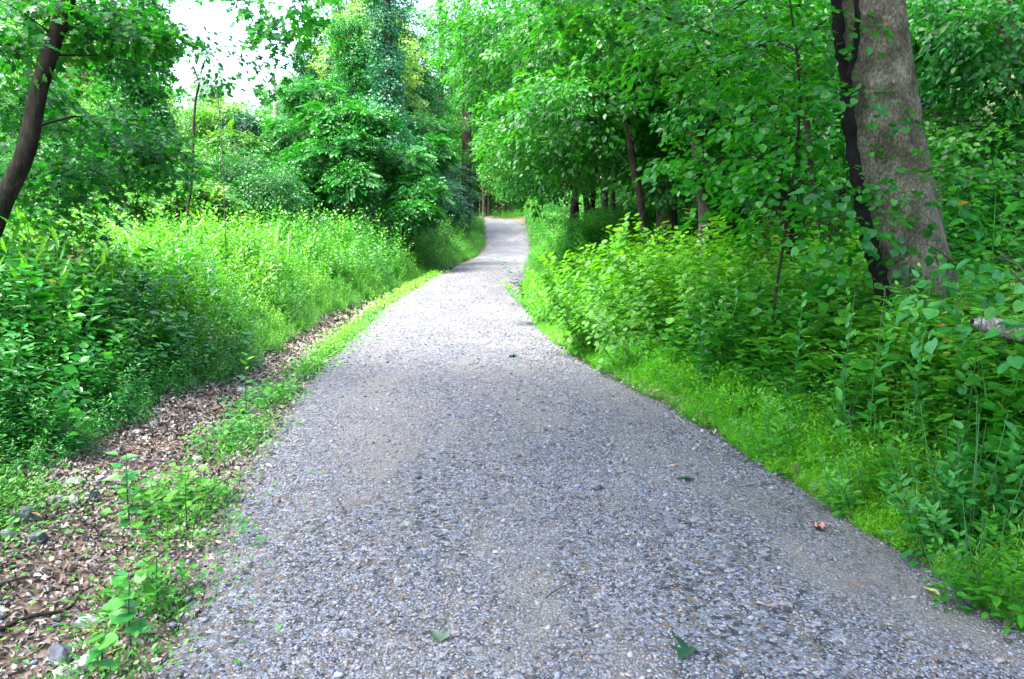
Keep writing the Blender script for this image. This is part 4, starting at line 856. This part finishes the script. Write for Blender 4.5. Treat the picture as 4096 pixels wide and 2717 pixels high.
pintree(175, 19, 150, [E(170, 175, 19, .7, .6, .35), E(190, 195, 17, .7, .6, .3), E(150, 200, 17, .7, .6, .3), E(120, 205, 16, .7, .6, .3)], 'low sumac left of the bare thin stem', M_GOLD, 34)
ivytree(245, 28, 120, .2, [E(245, 138, 28, .6, .6, .6), E(248, 165, 27.5, .8, .7, .6), E(252, 185, 27, .9, .7, .5), E(242, 120, 28, .35, .4, .4)], 'dark rounded heap of vines on a stump in the clearing', mat=M_DEEP)
# pale trunks in the clearing
for px, t, ph, r, lab in [(277, 36, 70, .16, 'whitish bare trunk in the sunlit clearing'), (156, 24, 170, .2, 'grey dead trunk low behind the maple leaves'), (171, 25, 165, .12, 'thinner dead trunk beside the grey one at left')]:
    b = ground_at(px, t); top = at(px - 4, ph, t)
    build_tree('dead_tree', [b, (b + top) / 2 + [.15, 0, 0], top], [r, r * .8, r * .5], [], sp_oval, 0, M_LIME, M_PALE, lab, cat='dead tree')

# ------------------------------------------------------------------ repeated woodland trees
def proto(seed, h, r, mat, bark, nclump, rad, spr, name, low=.25, dens=70, flat=.4, conic=.5):
    rg = np.random.default_rng(seed); tr = [(0, 0, -.3), (rg.normal(0, .2), rg.normal(0, .2), h * .5), (rg.normal(0, .4), rg.normal(0, .4), h * .96)]
    es = []
    for i in range(nclump):
        f = low + (1 - low) * (i + .5) / nclump; a = i * 2.4 + rg.normal(0, .3); q = rad * (1 - conic * (f - low) / (1 - low)) * rg.uniform(.35, .75)
        s = rad * rg.uniform(.35, .55) * (1.15 - .4 * f)
        es.append(((math.cos(a) * q, math.sin(a) * q, f * h), (s, s, s * flat), 1.))
    return build_tree(name, tr, [r, r * .8, r * .35], es, spr, dens, mat, bark, 'x', sides=8, rg=rg, twigs=4, limb_r=.02, sc=(.9, 1.5), split=False)
protos = [proto(1, 11, .14, M_LIME, M_DARK, 18, 3.0, sp_maplef, 'woodland_tree', .36), proto(2, 13, .18, M_MAPLE, M_MID, 20, 3.2, sp_maplef, 'woodland_tree', .4),
          proto(3, 9, .10, M_DEEP, M_DARK, 16, 2.4, sp_maplef, 'woodland_tree', .28), proto(4, 12, .17, M_WEED, M_DARK, 18, 2.4, sp_ivyf, 'woodland_tree', .12, flat=.9)]
pf = [proto(7, 10, .15, M_FARL, M_PALE, 18, 3.0, sp_maplef, 'clearing_tree', .1, flat=.6), proto(8, 12, .15, M_GOLD, M_PALE, 16, 2.6, sp_maplef, 'clearing_tree', .1, flat=.7)]
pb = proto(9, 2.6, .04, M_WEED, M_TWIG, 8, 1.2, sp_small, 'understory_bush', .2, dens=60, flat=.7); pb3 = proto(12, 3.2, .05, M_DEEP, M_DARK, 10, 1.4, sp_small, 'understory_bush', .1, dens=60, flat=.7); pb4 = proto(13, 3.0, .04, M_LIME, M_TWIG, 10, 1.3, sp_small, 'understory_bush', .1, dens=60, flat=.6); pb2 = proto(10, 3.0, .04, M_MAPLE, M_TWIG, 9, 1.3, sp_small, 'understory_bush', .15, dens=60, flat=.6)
used = set()
def put(pr, x, y, sc, label, group, cat=None, zs=1., rz=None, tilt=(0, 0)):
    loc = (x, y, float(G(x, y)))
    o = pr if pr.name not in used else None
    if o is not None:
        used.add(pr.name); o.location = loc; o.rotation_euler = (tilt[0], tilt[1], R.random() * 6); o.scale = (sc, sc, sc * zs); o['label'] = label; o['group'] = group
    else: o = dup(pr, loc, R.random() * 6, (sc, sc * zs), label, group, tilt)
    if cat: o['category'] = cat
    return o
rg = np.random.default_rng(21)
GR, GL, GC, GF = 'trees of the right hand wood', 'trees along the left of the far path', 'pale trees beyond the clearing', 'trees beyond the path bend'
for i in range(34):
    y = rg.uniform(19, 62); x = float(xr(y)) + rg.uniform(3.0, 5) + rg.random() ** 1.0 * (4 + y * .35)
    put(protos[i % 4], x, y, rg.uniform(.8, 1.25), 'leafy tree among others in the dense wood right of the path', GR, tilt=(rg.normal(0, .04), rg.normal(0, .05)))
for i in range(12):
    x = rg.uniform(8, 18); y = rg.uniform(5, 14)
    put(protos[(i + 1) % 4], x, y, rg.uniform(.7, 1.1), 'leafy tree on the slope behind the leaning trunk', 'trees on the right slope', tilt=(rg.normal(0, .04), rg.normal(0, .05)))
for i in range(14):
    y = rg.uniform(47, 64); x = float(xl(y)) - rg.uniform(3.5, 9)
    put(protos[[2, 1, 2, 3][i % 4]], x, y, rg.uniform(.7, 1.1), 'dark leafy tree crowding the left of the far path', GL)
for i in range(16):
    t = rg.uniform(34, 60); px = rg.uniform(40, 400); x = t * (px - 512) / FPX
    hmax = (224 - (100 if 110 < px < 340 else 20)) / FPX * t + 1.6 - float(G(x, t))
    put(pf[i % 2], x, t, min(hmax / 11, 1.3), 'sunlit yellow green tree at the back of the clearing', GC)
for i in range(16):
    t = rg.uniform(22, 38); px = rg.uniform(-300, -90) if i < 11 else rg.uniform(-30, 120); x = t * (px - 512) / FPX
    put(protos[i % 4], x, t, rg.uniform(.7, 1.0) if i < 11 else (224 - 120) / FPX * t / 11 + .1, 'leafy tree behind the leaning tree at far left', 'trees at far left')
for i in range(26):
    y = rg.uniform(70, 88); x = rg.uniform(-5, 12)
    if xl(y) - 1 < x < xr(y) + 1: x += 4
    put(protos[i % 4], x, y, rg.uniform(.9, 1.3), 'straight trunked tree in the shade beyond the path bend', GF)
for i in range(44):
    y = rg.uniform(14, 58); x = float(xr(y)) + 2.2 + rg.random() * (3 + y * .3)
    put([pb, pb2][i % 2], x, y, rg.uniform(.3, .4) * (1 + .6 * sst((y - 14) / 16)), 'bush under the trees right of the path', 'bushes right of the path', 'bush')
for i in range(40):
    y = rg.uniform(17, 58); x = float(xl(y)) - 2.5 - rg.random() * (2 + y * .45)
    put([pb, pb2][i % 2], x, y, rg.uniform(.5, 1.0), 'bush behind the weeds left of the path', 'bushes left of the path', 'bush')
for i in range(16):
    y = rg.uniform(17, 28); x = float(xr(y)) + 2.2 + rg.random() * 4
    if i < 4: y = 18.5 + i; x = float(xr(y)) + .9 + .25 * i
    put(pb4, x + .5, y, rg.uniform(.42, .58), 'low bush hiding the feet of the thin dark trunks', 'low bushes below the thin trunks', 'bush')
for i in range(26):
    y = rg.uniform(30, 60); x = float(xr(y)) + 1.3 + rg.random() * 4.5
    put([pb4, pb][i % 2], x, y, rg.uniform(.55, 1.0), 'light green bush crowding the right side of the far path', 'light bushes along the far path', 'bush')
for i in range(30):
    y = rg.uniform(31, 60); x = float(xl(y)) - 2.6 - rg.random() * (2 + y * .12)
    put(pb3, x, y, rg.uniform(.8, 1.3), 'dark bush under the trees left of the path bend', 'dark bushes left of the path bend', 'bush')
for i in range(10):
    y = rg.uniform(38, 60); x = float(xl(y)) - 5 - rg.random() * 6
    put(protos[2], x, y, rg.uniform(.8, 1.2), 'dark tree standing left of the path bend', 'dark trees left of the path bend')
# trunks seen under the far canopy
for i, (px, r, lab) in enumerate([(466, .3, 'reddish brown split trunk right beside the path bend'), (484, .16, 'dark far trunk nearest the bend weeds'), (489, .12, 'thin far trunk second from the bend weeds'), (499, .2, 'pale far trunk leaning right beyond the bend'), (506, .15, 'dark far trunk right of the pale leaning one'), (516, .2, 'grey far trunk directly above the path end')]):
    t = 56 if i == 0 else 73 + i * 1.5; b = ground_at(px, t); top = at(px + (5 if i == 3 else 1), 60, t)
    build_tree('bare_trunk_tree', [b, (b + top) / 2, top], [r, r * .9, r * .7], [(top, (2, 2, 1.2), 1.)], sp_maplef, 90, M_DEEP, M_MID if i else M_PALE, lab, sides=9)
# far wood that reads as one mass
fw = []
n = 900; a = rg.uniform(-1.1, 1.2, n); rr_ = rg.uniform(84, 125, n); x = rr_ * np.sin(a); y = rr_ * np.cos(a)
gap = np.exp(-((a + .38) / .10) ** 2)
top = np.interp(a, [-1.1, -.55, -.47, -.30, -.22, 0, 1.2], [26, 26, 15, 15, 22, 30, 34]) * rg.uniform(.6, 1, n)
z = G(x, y) + rg.uniform(.05, .9, n) * top
cr_ = []
for k in range(n): cr_.append((np.array([x[k], y[k], z[k]]), (4.2, 4.2, 2.6), 1.))
BIGR = (RHOMB[0] * 1.0, RHOMB[1], RHOMB[2])
sp_far = [spray(RHOMB, 30, 1.8, 1.1, .42, .3) for _ in range(4)]
lv, _ = crown(cr_, sp_far, 26, rg)
tag(leafobj('distant_wood', lv, M_MAPLE), 'far off hazy mass of woodland closing the view', 'wood', kind='stuff')
# understory mass between far trunks
n = 3000; x = rg.uniform(-45, 45, n); y = rg.uniform(60, 95, n); k = (x < xl(y) - 1) | (x > xr(y) + 1)
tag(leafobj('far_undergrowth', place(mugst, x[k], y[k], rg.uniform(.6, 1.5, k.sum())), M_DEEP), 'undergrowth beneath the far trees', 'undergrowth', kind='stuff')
